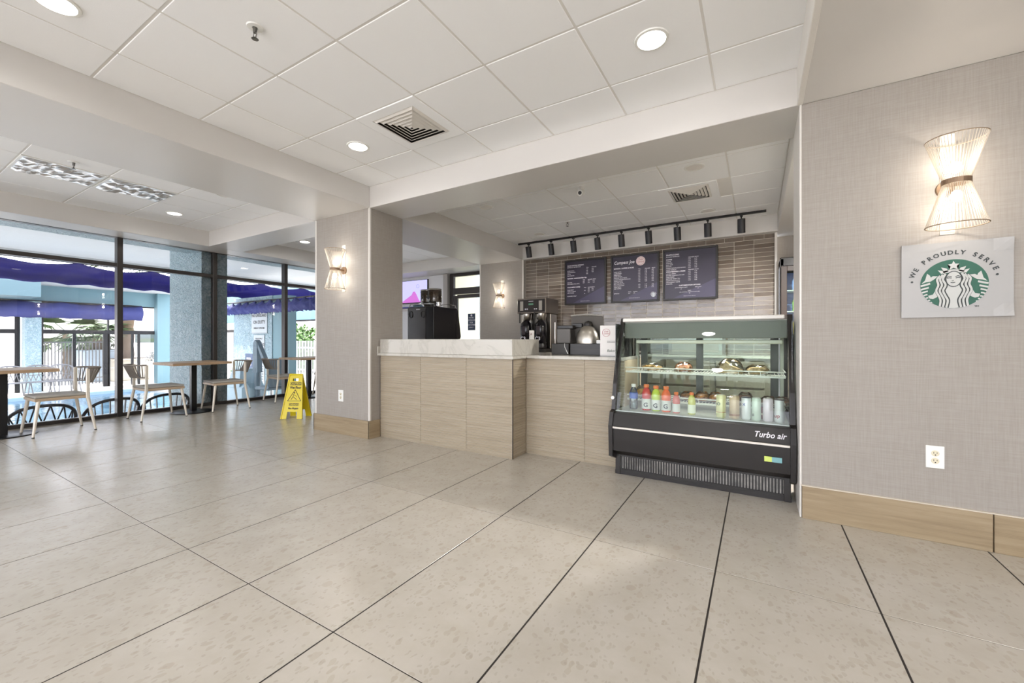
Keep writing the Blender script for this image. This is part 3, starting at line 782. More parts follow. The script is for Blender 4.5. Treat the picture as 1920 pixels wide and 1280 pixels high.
white += [armL, mir(armL)]
torso = [(690, 700), (904, 700), (950, 800), (910, 880), (880, 950), (910, 1045), (797, 1056), (684, 1045), (714, 950), (684, 880), (644, 800)]
white.append(torso)
face = [(797+103*math.cos(2*PI*i/28), 640+103*math.sin(2*PI*i/28)*1.0) for i in range(28)]
hairs = []
for k, dx_ in enumerate((0, 52, 104)):
    c_ = [(690-dx_*.75, 560+k*14), (652-dx_*.8, 640), (690-dx_*1.0, 720), (655-dx_*.95, 800), (690-dx_*.9, 880), (722-dx_*1.0, 945), (700-dx_*.95, 1040)]
    hairs.append(c_)
base_h = []
for c_ in hairs:
    r_ = ribbon(c_, 54); base_h += r_; base_h += [mir(q) for q in r_]
shape(white, SIGNW, 'white_figure', 1)
shape(base_h, INK, 'hair_lines', 2)
for k, c_ in enumerate(hairs):
    r_ = ribbon([(x-8, y) for x, y in c_], 31); shape(r_, SIGNW, 'hair_strand', 3); shape([mir(q) for q in r_], SIGNW, 'hair_strand', 3)
ringf = [(797+117*math.cos(2*PI*i/28), 640+114*math.sin(2*PI*i/28)) for i in range(28)]
shape([ringf], INK, 'face_outline', 4); shape([face], SIGNW, 'face', 5)
feat = []
feat += ribbon([(700, 622), (722, 600), (752, 603), (768, 615)], 9); feat += ribbon([(704, 630), (735, 622), (765, 630)], 11)
feat += ribbon([(822, 615), (842, 600), (872, 600), (894, 618)], 9); feat += ribbon([(826, 630), (858, 620), (890, 628)], 11)
feat += ribbon([(752, 688), (785, 693), (818, 688)], 11); feat += ribbon([(768, 662), (785, 668), (800, 662)], 7)
feat += [[(760, 502), (797, 484), (834, 502), (797, 496)]]
shape(feat, INK, 'face_features', 6)
msg = 'WE PROUDLY SERVE'
angs = [159, 149, None, 132, 122.5, 113, 103, 94, 86, 78, None, 62, 53.5, 44.5, 35.5, 26]
for ch, a in zip(msg, angs):
    if a is None: continue
    t_ = math.radians(a); R_ = ER*1.235
    text(ch, .031, (ECX+R_*math.cos(t_)-0, -.0075, ECZ+R_*math.sin(t_)-.004), INK, SG, 'letter', rot=(PI/2, -(t_-PI/2), 0), align='CENTER', bold=.0008)
for sx_, a in ((1, 14), (-1, 173)):
    t_ = math.radians(a); MB().cyl((ECX+ER*1.26*math.cos(t_), -.0068, ECZ+ER*1.2*math.sin(t_)), (ECX+ER*1.26*math.cos(t_), -.0078, ECZ+ER*1.2*math.sin(t_)), .0055, n=16).build('dot', INK, SG)
text('TM', .013, (.073, -.0075, -.152), INK, SG)

# ------------------------------------------------------------------ menu boards
def menu(x0, x1, label, fn):
    xc = (x0+x1)/2; W = (x1-x0)/2
    t = thing('menu_board', label, 'menu board', (xc, 6.79, 1.725), 0, 'dark menu boards on the tile wall'); H = .785
    fr = MB(); fr.box(-W, W, -.04, 0, 0, .028, .003); fr.box(-W, W, -.04, 0, H-.028, H, .003); fr.box(-W, -W+.028, -.04, 0, .028, H-.028, .003); fr.box(W-.028, W, -.04, 0, .028, H-.028, .003)
    fr.build('frame', M_BLACK, t)
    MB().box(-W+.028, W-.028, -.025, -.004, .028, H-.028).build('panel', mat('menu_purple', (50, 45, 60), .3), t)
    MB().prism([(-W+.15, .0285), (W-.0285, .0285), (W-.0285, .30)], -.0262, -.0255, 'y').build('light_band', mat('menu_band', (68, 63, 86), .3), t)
    fn(t, W, H)
    return t
YT = -.0275
def block(t, s_, x, z, size, align='LEFT', line=1.3, bold=0, sx=1): text(s_, size, (x, YT, z), M_INKW, t, align=align, line=line, bold=bold, sx=sx)
def m1(t, W, H):
    l = -W+.05
    block(t, 'HANDCRAFTED ESPRESSO\n', l, .68, .026, bold=.0006); block(t, 'ESPRESSO BEVERAGES', l, .65, .026)
    block(t, 'AMERICANO\nICED ESPRESSO\nLATTE\nMACCHIATO', l, .59, .022)
    for k, x in enumerate((.02, .12)): block(t, ['TALL\n3.95\n4.45\n4.75\n4.95', 'GRANDE\n4.45\n4.95\n5.25'][k], x, .63, .021)
    block(t, 'TEAVANA  HANDCRAFTED TEA', l, .455, .025, bold=.0006)
    block(t, 'ICED TEA\nICED GREEN TEA LATTE', l, .385, .021)
    for k, x in enumerate((-.04, .05, .14)): block(t, ['TALL\n3.25\n3.75', 'GRANDE\n3.75\n4.25', 'VENTI\n4.15\n4.65'][k], x, .42, .02)
    block(t, 'COLD BREW COFFEE', l, .30, .025, bold=.0006)
    block(t, 'COLD BREW\nVANILLA CREAM\nICED COFFEE\n\nFLAVORED SYRUP', l, .255, .021)
    for k, x in enumerate((-.02, .05, .12)): block(t, ['TALL\n\n3.95\n\n.75', 'GRANDE\n4.45\n4.75\n4.25', 'VENTI\n4.95\n5.25'][k], x, .285, .02)
    block(t, 'PRICES DO NOT INCLUDE TAX', .0, .055, .012, 'CENTER')
def m2(t, W, H):
    l = -W+.05
    text('Compass Joe', .075, (l, YT, .635), M_INKW, t, shear=.25, bold=.001, sx=.85)
    MB().cyl((.10, -.0265, .66), (.10, -.028, .66), .073, n=28).build('badge', mat('badge_cream', (232, 214, 212), .5), t)
    o = MB().tube([(.10+.06*math.cos(2*PI*i/28), -.0285, .66+.06*math.sin(2*PI*i/28)) for i in range(28)], .0018, 4, closed=True).build('badge_ring', mat('badge_rose', (176, 92, 92), .5), t)
    text('Daily', .035, (.10, -.0287, .675), MATS['badge_rose'], t, align='CENTER', shear=.3); text('Grind', .04, (.10, -.0287, .635), MATS['badge_rose'], t, align='CENTER', shear=.3)
    block(t, 'ESPRESSO, COFFEES & MORE', l, .555, .026, bold=.0006)
    block(t, 'CAFFE LATTE\nCAPPUCCINO\nAMERICANO\nCAFFE MOCHA\nCARAMEL MACCHIATO\nWHITE CHOCOLATE MOCHA\nVANILLA LATTE\nCHAI TEA LATTE\nHOT CHOCOLATE\nPIKE PLACE ROAST\nCAFFE MISTO\nICED COFFEE', l, .50, .0205, line=1.22)
    for k, x in enumerate((.06, .165, .27)): block(t, ['TALL', 'GRANDE', 'VENTI'][k]+'\n'+'\n'.join('%.2f' % (3.25+.4*k+.1*((j*7) % 9)) for j in range(8))+'\n\n'+'\n'.join('%.2f' % (2.75+.4*k+.3*j) for j in range(3)), x, .525, .0205, line=1.22)
    block(t, 'ESPRESSO', l, .145, .021); block(t, 'SOLO\n2.25', -.10, .165, .019); block(t, 'DOPPIO\n2.75', -.02, .165, .019)
    block(t, 'PRICES DO NOT INCLUDE TAX', .0, .065, .012, 'CENTER')
    MB().cyl((W-.09, -.0265, .105), (W-.09, -.028, .105), .036, n=24).build('round_emblem', mat('emblem_pale', (206, 212, 218), .5), t)
    b = MB(); 
    for s_ in (-1, 1):
        b.tube([(W-.09+s_*.008, -.0285, .13), (W-.09+s_*.016, -.0285, .115), (W-.09+s_*.010, -.0285, .10), (W-.09+s_*.017, -.0285, .085), (W-.09+s_*.012, -.0285, .073)], .0025, 4)
        b.tube([(W-.09+s_*.024, -.0285, .12), (W-.09+s_*.028, -.0285, .10), (W-.09+s_*.024, -.0285, .088)], .0025, 4)
    b.build('emblem_lines', mat('menu_ink', (50, 46, 66), .5), t)
    for k, ch in enumerate('WE PROUDLY SERVE'):
        a = math.radians(165-150*k/15); text(ch, .012, (W-.09+.042*math.cos(a), YT, .105+.042*math.sin(a)), M_INKW, t, 'letter', rot=(PI/2, -(a-PI/2), 0), align='CENTER')
def m3(t, W, H):
    l = -W+.05
    block(t, 'FRAPPUCCINO', l, .695, .028, bold=.0007); block(t, 'BLENDED BEVERAGES', l, .668, .02)
    block(t, 'COFFEE', l, .625, .025, bold=.0006); block(t, 'COFFEE\nCARAMEL\nJAVA CHIP\nMOCHA\nWHITE CHOCOLATE MOCHA\nCAFFE VANILLA', l, .597, .021, line=1.25)
    block(t, 'STRAWBERRIES & CREME', l, .435, .025, bold=.0006); block(t, 'VANILLA BEAN\nDOUBLE CHOCOLATE CHIP\nCHAI CREME\nMATCHA GREEN TEA\nWHITE CHOCOLATE\nSTRAWBERRY CREME\nCARAMEL', l, .405, .021, line=1.25)
    for z_ in (.64, .45):
        for k, x in enumerate((-.02, .07)): block(t, ['GRANDE', 'VENTI'][k]+'\n'+'\n'.join('%.2f' % (5.25+.5*k+.1*((j*5) % 4)) for j in range(6)), x, z_, .021, line=1.25)
    block(t, 'CUSTOMIZATION OPTIONS', 0, .215, .024, 'CENTER', bold=.0006); block(t, 'EXTRA ESPRESSO SHOT\n.95', -.12, .185, .017, 'CENTER'); block(t, 'ADD SYRUP\n.75', .12, .185, .017, 'CENTER')
    block(t, 'DAIRY\nSOY, ALMOND, COCONUT & OAT MILK\n.80', 0, .135, .016, 'CENTER'); block(t, 'PRICES DO NOT INCLUDE TAX', 0, .055, .012, 'CENTER')
menu(-2.94, -2.185, 'left menu board, with three short price lists', m1)
menu(-2.105, -1.33, 'middle menu board headed Compass Joe with a round pink badge', m2)
menu(-1.275, -.50, 'right menu board, with two price columns and a centred footer', m3)

# ------------------------------------------------------------------ display case
FX0, FX1 = -1.045, .222
DC = thing('display_case', 'black refrigerated display case with a curved glass front', 'display case', ((FX0+FX1)/2, 3.75, 0))
W = (FX1-FX0)/2
def Y(y): return y-3.75
BLK = mat('case_black', (32, 28, 26), .33)
lower = [(Y(3.40), .165), (Y(3.315), .215), (Y(3.30), .42), (Y(3.335), .515), (Y(3.40), .53), (Y(4.16), .53), (Y(4.16), .165)]
MB().prism(lower, -W+.03, W-.03).build('lower_body', BLK, DC)
endp = [(Y(3.40), .13), (Y(3.30), .17), (Y(3.285), .42), (Y(3.32), .525), (Y(3.37), .54), (Y(3.415), .75), (Y(3.49), .97), (Y(3.58), 1.16), (Y(3.64), 1.27), (Y(3.66), 1.305), (Y(4.10), 1.305), (Y(4.16), 1.25), (Y(4.16), .13)]
endi = [(Y(3.46), .56), (Y(3.50), .76), (Y(3.565), .97), (Y(3.65), 1.16), (Y(3.70), 1.24), (Y(4.06), 1.24), (Y(4.11), 1.2), (Y(4.11), .56)]
def end_panel(x0, x1):
    b = MB(); b.prism([p for p in endp if p[1] < .6 or p[0] > Y(4.12)][:5]+[(Y(4.16), .54), (Y(4.16), .13)], x0, x1)
    # upright front post following the glass
    fr = [(Y(3.37), .54), (Y(3.415), .75), (Y(3.49), .97), (Y(3.58), 1.16), (Y(3.64), 1.27), (Y(3.66), 1.305)]
    bk = [(p[0]+.055, p[1]) for p in fr]
    for i in range(5): b.prism([fr[i], fr[i+1], bk[i+1], bk[i]], x0, x1)
    b.prism([(Y(3.66), 1.255), (Y(3.66), 1.305), (Y(4.10), 1.305), (Y(4.16), 1.255)], x0, x1); b.prism([(Y(4.10), .54), (Y(4.10), 1.255), (Y(4.16), 1.255), (Y(4.16), .54)], x0, x1)
    return b
end_panel(-W, -W+.032).build('end_panel', BLK, DC); end_panel(W-.032, W).build('end_panel', BLK, DC)
for s_ in (-1, 1):
    MB().box(s_*(W-.016)-.003, s_*(W-.016)+.003, Y(3.44), Y(4.10), .54, 1.25).build('side_glass', M_CGLASS, DC)
MB().box(-W+.02, W-.02, Y(3.41), Y(4.12), .0, .03).build('base_plinth', BLK, DC)
MB().box(-W+.04, W-.04, Y(3.421), Y(4.10), .03, .165).build('machine_bay', mat('grille_back', (214, 210, 202), .7, vary=.6, vscale=18), DC)
b = MB(); gx0, gx1 = -W+.035, W-.035
b.box(gx0, gx1, Y(3.405), Y(3.42), .03, .048, .001); b.box(gx0, gx1, Y(3.405), Y(3.42), .15, .167, .001); b.box(gx0-.01, gx0+.03, Y(3.403), Y(3.42), .0, .167, .002); b.box(gx1-.03, gx1+.01, Y(3.403), Y(3.42), .0, .167, .002)
b.build('kick_frame', BLK, DC)
n = 58; bar = MB().box(-.0048, .0048, -.006, .006, -.052, .052, .001)
b0 = None
for i in range(n):
    x = gx0+.03+(gx1-gx0-.06)*(i+.5)/n
    if b0 is None: b0 = bar.build('grille_bar', BLK, DC, (x, Y(3.412), .099))
    else: inst(b0, DC, (x, Y(3.412), .099))
MB().box(-W+.032, W-.034, Y(3.293), Y(3.301), .397, .413, .002).build('silver_strip', mat('silver_strip', (205, 198, 188), .3, metal=.6), DC)
text('Turbo air', .056, (W-.245, Y(3.3065), .449), M_INKW, DC, shear=.3, rot=(PI/2+math.radians(-20), 0, 0), bold=.0008, sx=.86)
b = MB().box(-.018, .04, Y(3.296), Y(3.306), -.017, .017).build('energy_sticker', mat('sticker_teal', (120, 170, 175), .4), DC, (W-.12, 0, .306))
MB().box(-.062, -.018, Y(3.296), Y(3.306), -.017, .017).build('energy_sticker', mat('sticker_lime', (206, 222, 110), .4), DC, (W-.12, 0, .306))
# curved front glass
gp = [(3.385, .53), (3.43, .75), (3.505, .97), (3.595, 1.16), (3.65, 1.262)]
b = MB(); P = []
for i in range(len(gp)-1):
    for k in range(3): t_ = k/3; P.append((Y(gp[i][0]+(gp[i+1][0]-gp[i][0])*t_), gp[i][1]+(gp[i+1][1]-gp[i][1])*t_))
P.append((Y(gp[-1][0]), gp[-1][1]))
for i in range(len(P)-1): b.prism([P[i], P[i+1], (P[i+1][0]+.005, P[i+1][1]), (P[i][0]+.005, P[i][1])], -W+.034, W-.034)
vs = [(-W+.034, y, z) for y, z in P]+[(W-.034, y, z) for y, z in P]; m_ = len(P)
g_ = MB(); g_.add(vs, [(i, i+1, m_+i+1, m_+i) for i in range(m_-1)], True); g_.build('front_glass', M_CGLASS, DC, fix=False)
MB().box(-W+.034, W-.034, Y(3.378), Y(3.392), .526, .534).build('glass_edge', mat('glass_edge', (190, 202, 196), .2), DC)
MB().box(-W+.02, W-.05, Y(3.63), Y(3.72), 1.272, 1.303, .006).build('top_cap', mat('case_top_white', (228, 224, 216), .3), DC)
MB().box(-W+.034, W-.034, Y(3.66), Y(4.12), 1.24, 1.27).build('roof_panel', mat('case_roof', (150, 152, 140), .4), DC)
MB().box(-W+.034, W-.034, Y(3.655), Y(3.665), 1.13, 1.262, .002).build('lamp_hood', mat('case_hood', (96, 98, 86), .35), DC)
MB().box(-W+.12, W-.06, Y(3.70), Y(3.755), 1.085, 1.115, .006).build('lamp_bar', mat('case_lamp', (222, 222, 204), .4), DC)
ld = bpy.data.lights.new('case_lamp', 'AREA'); ld.shape = 'RECTANGLE'; ld.size = 1.0; ld.size_y = .03; ld.energy = 3.5; ld.color = (1, .98, .92)
lo = bpy.data.objects.new('case_lamp', ld); COL.objects.link(lo); lo.parent = DC; lo.location = (0, Y(3.725), 1.083)
IN = mat('case_lining', (168, 172, 160), .4)
MB().box(-W+.034, W-.034, Y(3.40), Y(4.10), .525, .533).build('case_floor', IN, DC)
b = MB()
for x in (-W+.10, -.04, W-.10): b.box(x-.028, x+.028, Y(4.08), Y(4.12), .533, 1.24, .002)
b.box(-W+.034, W-.034, Y(4.08), Y(4.12), .533, .57); b.build('rear_door_frame', mat('rear_frame', (62, 66, 64), .4), DC)
b = MB().box(-W+.1, W-.1, Y(4.095), Y(4.1), .57, 1.24).build('rear_glass', M_CGLASS, DC)
b = MB()
for x in (-W+.05, W-.05): b.box(x-.012, x+.012, Y(4.02), Y(4.06), .533, 1.24)
b.build('shelf_post', IN, DC)
WIRE = mat('white_wire', (226, 228, 218), .35)
def wire_shelf(z, y0, y1, x0=-W+.04, x1=W-.045):
    b = MB()
    for zz in (0, .032): b.tube([(x0, Y(y0), z+zz), (x1, Y(y0), z+zz)], .0045, 6); b.tube([(x0, Y(y0), z+zz), (x0, Y(y1), z+zz)], .0035, 6); b.tube([(x1, Y(y0), z+zz), (x1, Y(y1), z+zz)], .0035, 6)
    b.tube([(x0, Y(y1), z), (x1, Y(y1), z)], .004, 6); b.tube([(x0, Y((y0+y1)/2), z-.006), (x1, Y((y0+y1)/2), z-.006)], .0035, 6)
    nn = int((x1-x0)/.024)
    for i in range(nn): x = x0+(x1-x0)*(i+.5)/nn; b.tube([(x, Y(y0), z+.0), (x, Y(y1), z)], .002, 4)
    for i in range(0, nn, 6): x = x0+(x1-x0)*(i+.5)/nn; b.tube([(x, Y(y0), z), (x, Y(y0), z+.032)], .003, 4)
    b.box(x0, x1, Y(y0)-.002, Y(y0)+.002, z-.012, z+.004)
    o = b.build('wire_shelf', WIRE, DC)
wire_shelf(.845, 3.60, 4.02); wire_shelf(.60, 3.66, 4.02)
MB().cyl((-W+.01, Y(3.40), .635), (-W+.01, Y(3.37), .635), .014, n=12).build('glass_clip', M_WHITE, DC)

# goods in the case (each its own thing)
def wx(u, y): return xat(u, y)
def bottle(u, label, body, cap, wrap, h=.205, r=.034, y=3.52, big=True, mark=None):
    t = thing('drink_bottle', label, 'bottle', (wx(u, y), y, .533), 0, 'drink bottles in the display case')
    prof = [(r*.85, 0), (r, .012), (r, h*.42), (r*.93, h*.46), (r, h*.52), (r*.98, h*.66), (r*.7, h*.80), (r*.42, h*.86), (r*.42, h*.9)]
    MB().lathe(prof, 20).build('body', body, t)
    MB().lathe([(r*.55, h*.885), (r*.57, h*.9), (r*.57, h*.985), (r*.5, h)], 16).build('cap', cap, t)
    if wrap: MB().lathe([(r*1.015, h*.06), (r*1.02, h*.07), (r*1.02, h*.44), (r*1.01, h*.45)] if not mark == 'hi' else [(r*1.015, h*.43), (r*1.02, h*.44), (r*1.02, h*.66), (r*1.0, h*.67)], 20, ring=False).build('paper_label', wrap, t)
    return t
OR = mat('orange_cap', (232, 128, 72), .4)
lw = mat('label_white', (214, 214, 208), .45)
water = glassmat('clear_plastic', (222, 232, 236), refl=1.2, base=.05, rough=.02)
bottle(1188, 'clear water bottle with a blue label and white cap in the case', water, M_WHITE, mat('label_blue', (62, 96, 178), .4), .21, .034, mark='hi')
t = bottle(1212, 'red sports drink with an orange cap', mat('drink_red', (198, 60, 52), .15, coat=.5), OR, lw, .213, .037)
text('G', .05, (-.016, -.0385, .03), M_BUTTON, t, bold=.001)
t = bottle(1230, 'lime green sports drink with an orange cap', mat('drink_lime', (186, 208, 70), .15, coat=.5), OR, lw, .205, .037)
text('G', .05, (-.016, -.0385, .03), M_BUTTON, t, bold=.001)
t = bottle(1249, 'bright orange sports drink with an orange cap', mat('drink_orange', (234, 106, 56), .15, coat=.5), OR, lw, .205, .037)
text('G', .05, (-.016, -.0385, .03), M_BUTTON, t, bold=.001)
t = bottle(1268, 'small pink juice bottle with an orange cap', mat('juice_pink', (204, 104, 92), .15, coat=.5), OR, lw, .165, .029, 3.50)
t = bottle(1297, 'small yellow green juice bottle standing apart with an orange cap', mat('juice_yellow', (196, 196, 92), .15, coat=.5), OR, mat('label_green', (226, 230, 206), .45), .17, .029, 3.50)
def can(u, label, col, h=.155, r=.031, y=3.48, top=M_STEEL, band=None, marks=None):
    t = thing('drink_can', label, 'can', (wx(u, y), y, .533), 0, 'drink cans in the display case')
    MB().lathe([(r*.82, 0), (r, .008), (r, h-.012), (r*.85, h-.002)], 20).build('body', mat('can_%s' % label.split()[0], col, .35, metal=.15), t)
    MB().lathe([(r*.85, h-.003), (r*.86, h), (r*.78, h), (r*.76, h-.004)], 20, ring=True).build('rim', top, t); MB().cyl((0, 0, h-.006), (0, 0, h-.004), r*.8, n=16).build('lid', M_STEEL, t)
    if band: MB().lathe([(r*1.01, h*band[1]), (r*1.015, h*band[1]+.001), (r*1.015, h*band[2]), (r*1.01, h*band[2]+.001)], 20).build('band', mat('can_band_%d%d%d' % band[0], band[0], .4), t)
    if marks: text(marks[0], marks[1], (-marks[1]*.9, -r-.001, h*marks[2]), marks[3], t, bold=.0006)
    return t
can(1352, 'pale yellow tall can, leftmost can in the case', (226, 222, 170), .17, .034, band=((196, 168, 120), .22, .26), marks=('O', .03, .55, mat('ink_green', (30, 84, 70), .5)))
can(1377, 'tan coffee can, second can from the left', (206, 182, 150), .17, .034, band=((150, 110, 84), .12, .2))
can(1399, 'white can with blue marks beside the tan one', (228, 230, 228), .165, .031, band=((52, 52, 70), .96, .985), marks=('X', .026, .62, mat('ink_blue', (54, 84, 150), .5)))
can(1418, 'mint white can in the middle of the right group', (208, 222, 206), .165, .030, marks=('ii', .028, .2, M_BUTTON))
can(1440, 'pinkish white can, second can from the right', (226, 214, 220), .165, .033)
can(1461, 'white can with red script, rightmost in the case', (232, 228, 222), .165, .030, band=((60, 52, 52), .95, .985), marks=('up', .034, .22, mat('ink_red', (150, 40, 36), .5)))
MB().box(-.02, .02, -.012, .012, 0, .08, .002)
o = thing('snack_box', 'small dark red box between two white cans', 'box', (wx(1430, 3.56), 3.56, .533)); MB().box(-.018, .018, -.014, .014, 0, .085, .002).build('carton', mat('carton_red', (124, 44, 44), .5), o); MB().box(-.0185, .0185, -.0145, .0145, .03, .045).build('label_strip', mat('carton_cream', (216, 200, 180), .5), o)
def pastry_mat(nm, a, b_): 
    m, N, L, p = nodes(nm); geo = N.new('ShaderNodeNewGeometry')
    n_ = N.new('ShaderNodeTexNoise'); n_.inputs['Scale'].default_value = 45; n_.inputs['Detail'].default_value = 4; L.new(geo.outputs['Position'], n_.inputs['Vector'])
    r = ramp(N, [(.35, a), (.65, b_)]); L.new(n_.outputs[0], r.inputs[0]); L.new(r.outputs[0], p.inputs['Base Color']); p.inputs['Roughness'].default_value = .5
    bb = N.new('ShaderNodeBump'); bb.inputs['Strength'].default_value = .6; bb.inputs['Distance'].default_value = .006; L.new(n_.outputs[0], bb.inputs['Height']); L.new(bb.outputs[0], p.inputs['Normal']); return m
P1 = pastry_mat('pastry_golden', (176, 128, 56), (226, 190, 118)); P2 = pastry_mat('pastry_glazed', (150, 84, 52), (222, 166, 124)); P3 = pastry_mat('pastry_brown', (140, 80, 34), (214, 150, 74)); P4 = pastry_mat('pastry_pale', (196, 164, 108), (230, 206, 158)); P5 = pastry_mat('pastry_cocoa', (96, 60, 44), (160, 106, 80))
PLW = mat('paper_plate', (226, 224, 214), .6)
def pastry(kind, u, y, z, w_, h, m, label, wrap=True, rz=0):
    t = thing('pastry', label, 'pastry', (wx(u, y), y, z), rz, 'pastries in the display case')
    b = MB()
    if kind == 'croissant':
        n = 14; pts = []
        rings = []
        for i in range(n+1):
            a = i/n; xx = -w_/2+w_*a; rr_ = h/2*(.25+.75*math.sin(PI*a)**.7)*(1+.12*math.sin(i*2.6)); rings.append((xx, rr_, -.03*math.cos(PI*(a-.5))))
        vs = []
        for xx, rr_, yy in rings:
            for k in range(12): th_ = 2*PI*k/12; vs.append((xx, yy+rr_*1.15*math.cos(th_), h/2+rr_*math.sin(th_)))
        fs = [(i*12+k, i*12+(k+1) % 12, (i+1)*12+(k+1) % 12, (i+1)*12+k) for i in range(n) for k in range(12)]
        b.add(vs, fs, True); b.add(vs, [tuple(range(12))[::-1], tuple(range(n*12, n*12+12))])
    elif kind == 'donut':
        vs = []; n = 24; R_ = w_/2*.66; r_ = w_/2*.36
        for i in range(n):
            for k in range(10): a, c_ = 2*PI*i/n, 2*PI*k/10; q = R_+r_*math.cos(c_); vs.append((q*math.cos(a), q*math.sin(a)*.9, h/2+h/2*math.sin(c_)))
        b.add(vs, [(i*10+k, i*10+(k+1) % 10, ((i+1) % n)*10+(k+1) % 10, ((i+1) % n)*10+k) for i in range(n) for k in range(10)], True)
    elif kind == 'wedge':
        prof = [(-w_/2, 0), (w_/2, 0), (w_/2, h*.3), (w_*.1, h*.62), (-w_*.18, h), (-w_*.38, h*.72)]
        b.prism(prof, -.045, .045, 'y')
    else:
        b.lathe([(w_*.30, 0), (w_*.40, h*.25), (w_*.5, h*.5), (w_*.46, h*.75), (w_*.28, h*.95), (.002, h)], 18, sy=.9)
    b.build('crust' if kind != 'donut' else 'ring', m, t)
    if wrap:
        rr = random.Random(int(u)); vs = []; n1_, n2_ = 6, 18
        for j in range(n1_+1):
            for i in range(n2_):
                a = 2*PI*i/n2_; q = 1-(j/n1_)**2*.55; k_ = 1+(rr.random()-.5)*.12
                vs.append((w_*.60*q*k_*math.cos(a), w_*.48*q*k_*math.sin(a), (h+.018)*(j/n1_)**.8*(1+(rr.random()-.5)*.08)))
        wb = MB(); wb.add(vs, [(j*n2_+i, j*n2_+(i+1) % n2_, (j+1)*n2_+(i+1) % n2_, (j+1)*n2_+i) for j in range(n1_) for i in range(n2_)]); wb.build('plastic_wrap', M_CLEAR, t, fix=False)
    MB().lathe([(w_*.5, -.0), (w_*.55, .003), (w_*.5, .002)], 18, sy=.8).build('plate', PLW, t)
    return t
ZS = .848; ZL = .603
pastry('croissant', 1223, 3.74, ZS, .17, .05, P1, 'long golden croissant on the upper wire shelf')
pastry('donut', 1282, 3.74, ZS, .13, .062, P2, 'glazed crumb donut on the upper wire shelf')
pastry('wedge', 1369, 3.74, ZS, .175, .095, P4, 'pale pastry wedge on the upper wire shelf')
pastry('bun', 1420, 3.74, ZS, .15, .055, P4, 'low pale round pastry at the right of the upper shelf')
pastry('croissant', 1206, 3.84, ZL, .13, .075, P1, 'croissant behind the water bottle on the lower shelf')
pastry('croissant', 1240, 3.86, ZL, .13, .075, P1, 'croissant behind the red and orange bottles')
pastry('bun', 1290, 3.80, ZL, .115, .055, P3, 'left of the three browned buns on the lower shelf')
pastry('bun', 1317, 3.80, ZL, .115, .06, P3, 'middle of the three browned buns on the lower shelf')
pastry('bun', 1342, 3.80, ZL, .115, .06, P3, 'right of the three browned buns on the lower shelf')
pastry('bun', 1397, 3.78, ZL, .11, .075, P5, 'wrapped dark muffin above the white cans')
pastry('bun', 1441, 3.78, ZL, .12, .055, P5, 'wrapped dark bun at the right of the lower shelf')
pastry('bun', 1467, 3.84, ZL, .10, .05, P5, 'wrapped pastry in the right corner of the lower shelf')

# ------------------------------------------------------------------ things on the counters
CZ = .964
# coffee brewer on the back counter
BR = thing('coffee_brewer', 'steel twin coffee brewer in front of the brown tiles', 'coffee machine', (-3.30, 6.28, .90))
DK = mat('brewer_dark', (58, 53, 50), .35, metal=.4)
MB().box(-.265, .265, -.10, .38, .0, .06, .006).build('base', M_BLACK, BR)
MB().box(-.255, .255, .12, .38, .06, .66, .006).build('column_body', M_STEEL, BR)
MB().box(-.275, .275, -.11, .40, .66, .92, .008).build('head_housing', mat('brewer_steel', (132, 122, 112), .35, metal=.75), BR)
MB().box(-.262, .262, -.116, -.108, .685, .895, .003).build('control_face', DK, BR)
b = MB(); b.box(-.045, .045, -.121, -.115, .80, .83); o = b.build('display', mat('brewer_lcd', (110, 160, 130), .3), BR)
MB().box(-.045, .045, -.121, -.115, .86, .87).build('display_label', M_INKW, BR)
for x in (-.18, .18):
    b = MB(); b.box(x-.03, x+.03, -.12, -.115, .71, .87); b.build('switch_plate', mat('switch_grey', (176, 170, 160), .4), BR)
for x in (-.105, -.07, .07, .105):
    MB().cyl((x, -.115, .735), (x, -.122, .735), .012, n=12).build('button', M_INKW, BR)
sv0 = None
for i, x in enumerate((-.14, .14)):
    MB().lathe([(.04, 0), (.075, .04), (.085, .11), (.085, .13)], 20, (x, -.0, .53)).build('filter_funnel', M_STEEL, BR)
    b = MB(); b.box(x-.09, x-.07, -.12, -.10, .50, .68, .004); b.cyl((x-.08, -.11, .66), (x, -.05, .66), .014); b.build('funnel_handle', M_BLACK, BR)
    t = thing('thermal_server', ['black thermal coffee server, the left one under the brewer', 'black thermal coffee server, the right one under the brewer'][i], 'coffee server', (-3.30+x, 6.25, .962), 0, 'thermal servers under the brewer')
    MB().lathe([(.09, 0), (.10, .01), (.102, .28), (.09, .34), (.055, .375), (.05, .39)], 24, (0, 0, .09)).build('flask', mat('server_black', (24, 22, 26), .14), t)
    MB().lathe([(.095, 0), (.10, .01), (.10, .05), (.09, .09)], 20).build('stand', M_BLACK, t)
    MB().box(-.035, .035, -.106, -.096, .24, .38, .003).build('front_label', mat('server_label', (60, 50, 52), .4), t)
    text('C3', .085, (-.055, -.108, .145), M_INKW, t, bold=.002)
    b = MB(); b.cyl((0, -.09, .12), (0, -.14, .12), .012); b.cyl((0, -.135, .14), (0, -.135, .06), .009); b.build('tap', M_BLACK, t)
# tablet price card by the brewer
o = thing('price_card', 'small white upright card standing on the raised ledge area', 'card', (xat(997, 4.0), 4.0, CZ))
MB().box(-.03, .03, -.004, .004, .006, .255, .002).build('card', mat('card_white', (212, 206, 196), .5), o); MB().box(-.03, .03, -.03, .03, 0, .006).build('foot', M_CLEAR, o)
text('J4', .04, (-.025, -.005, .20), mat('ink_maroon', (110, 50, 50), .5), o)
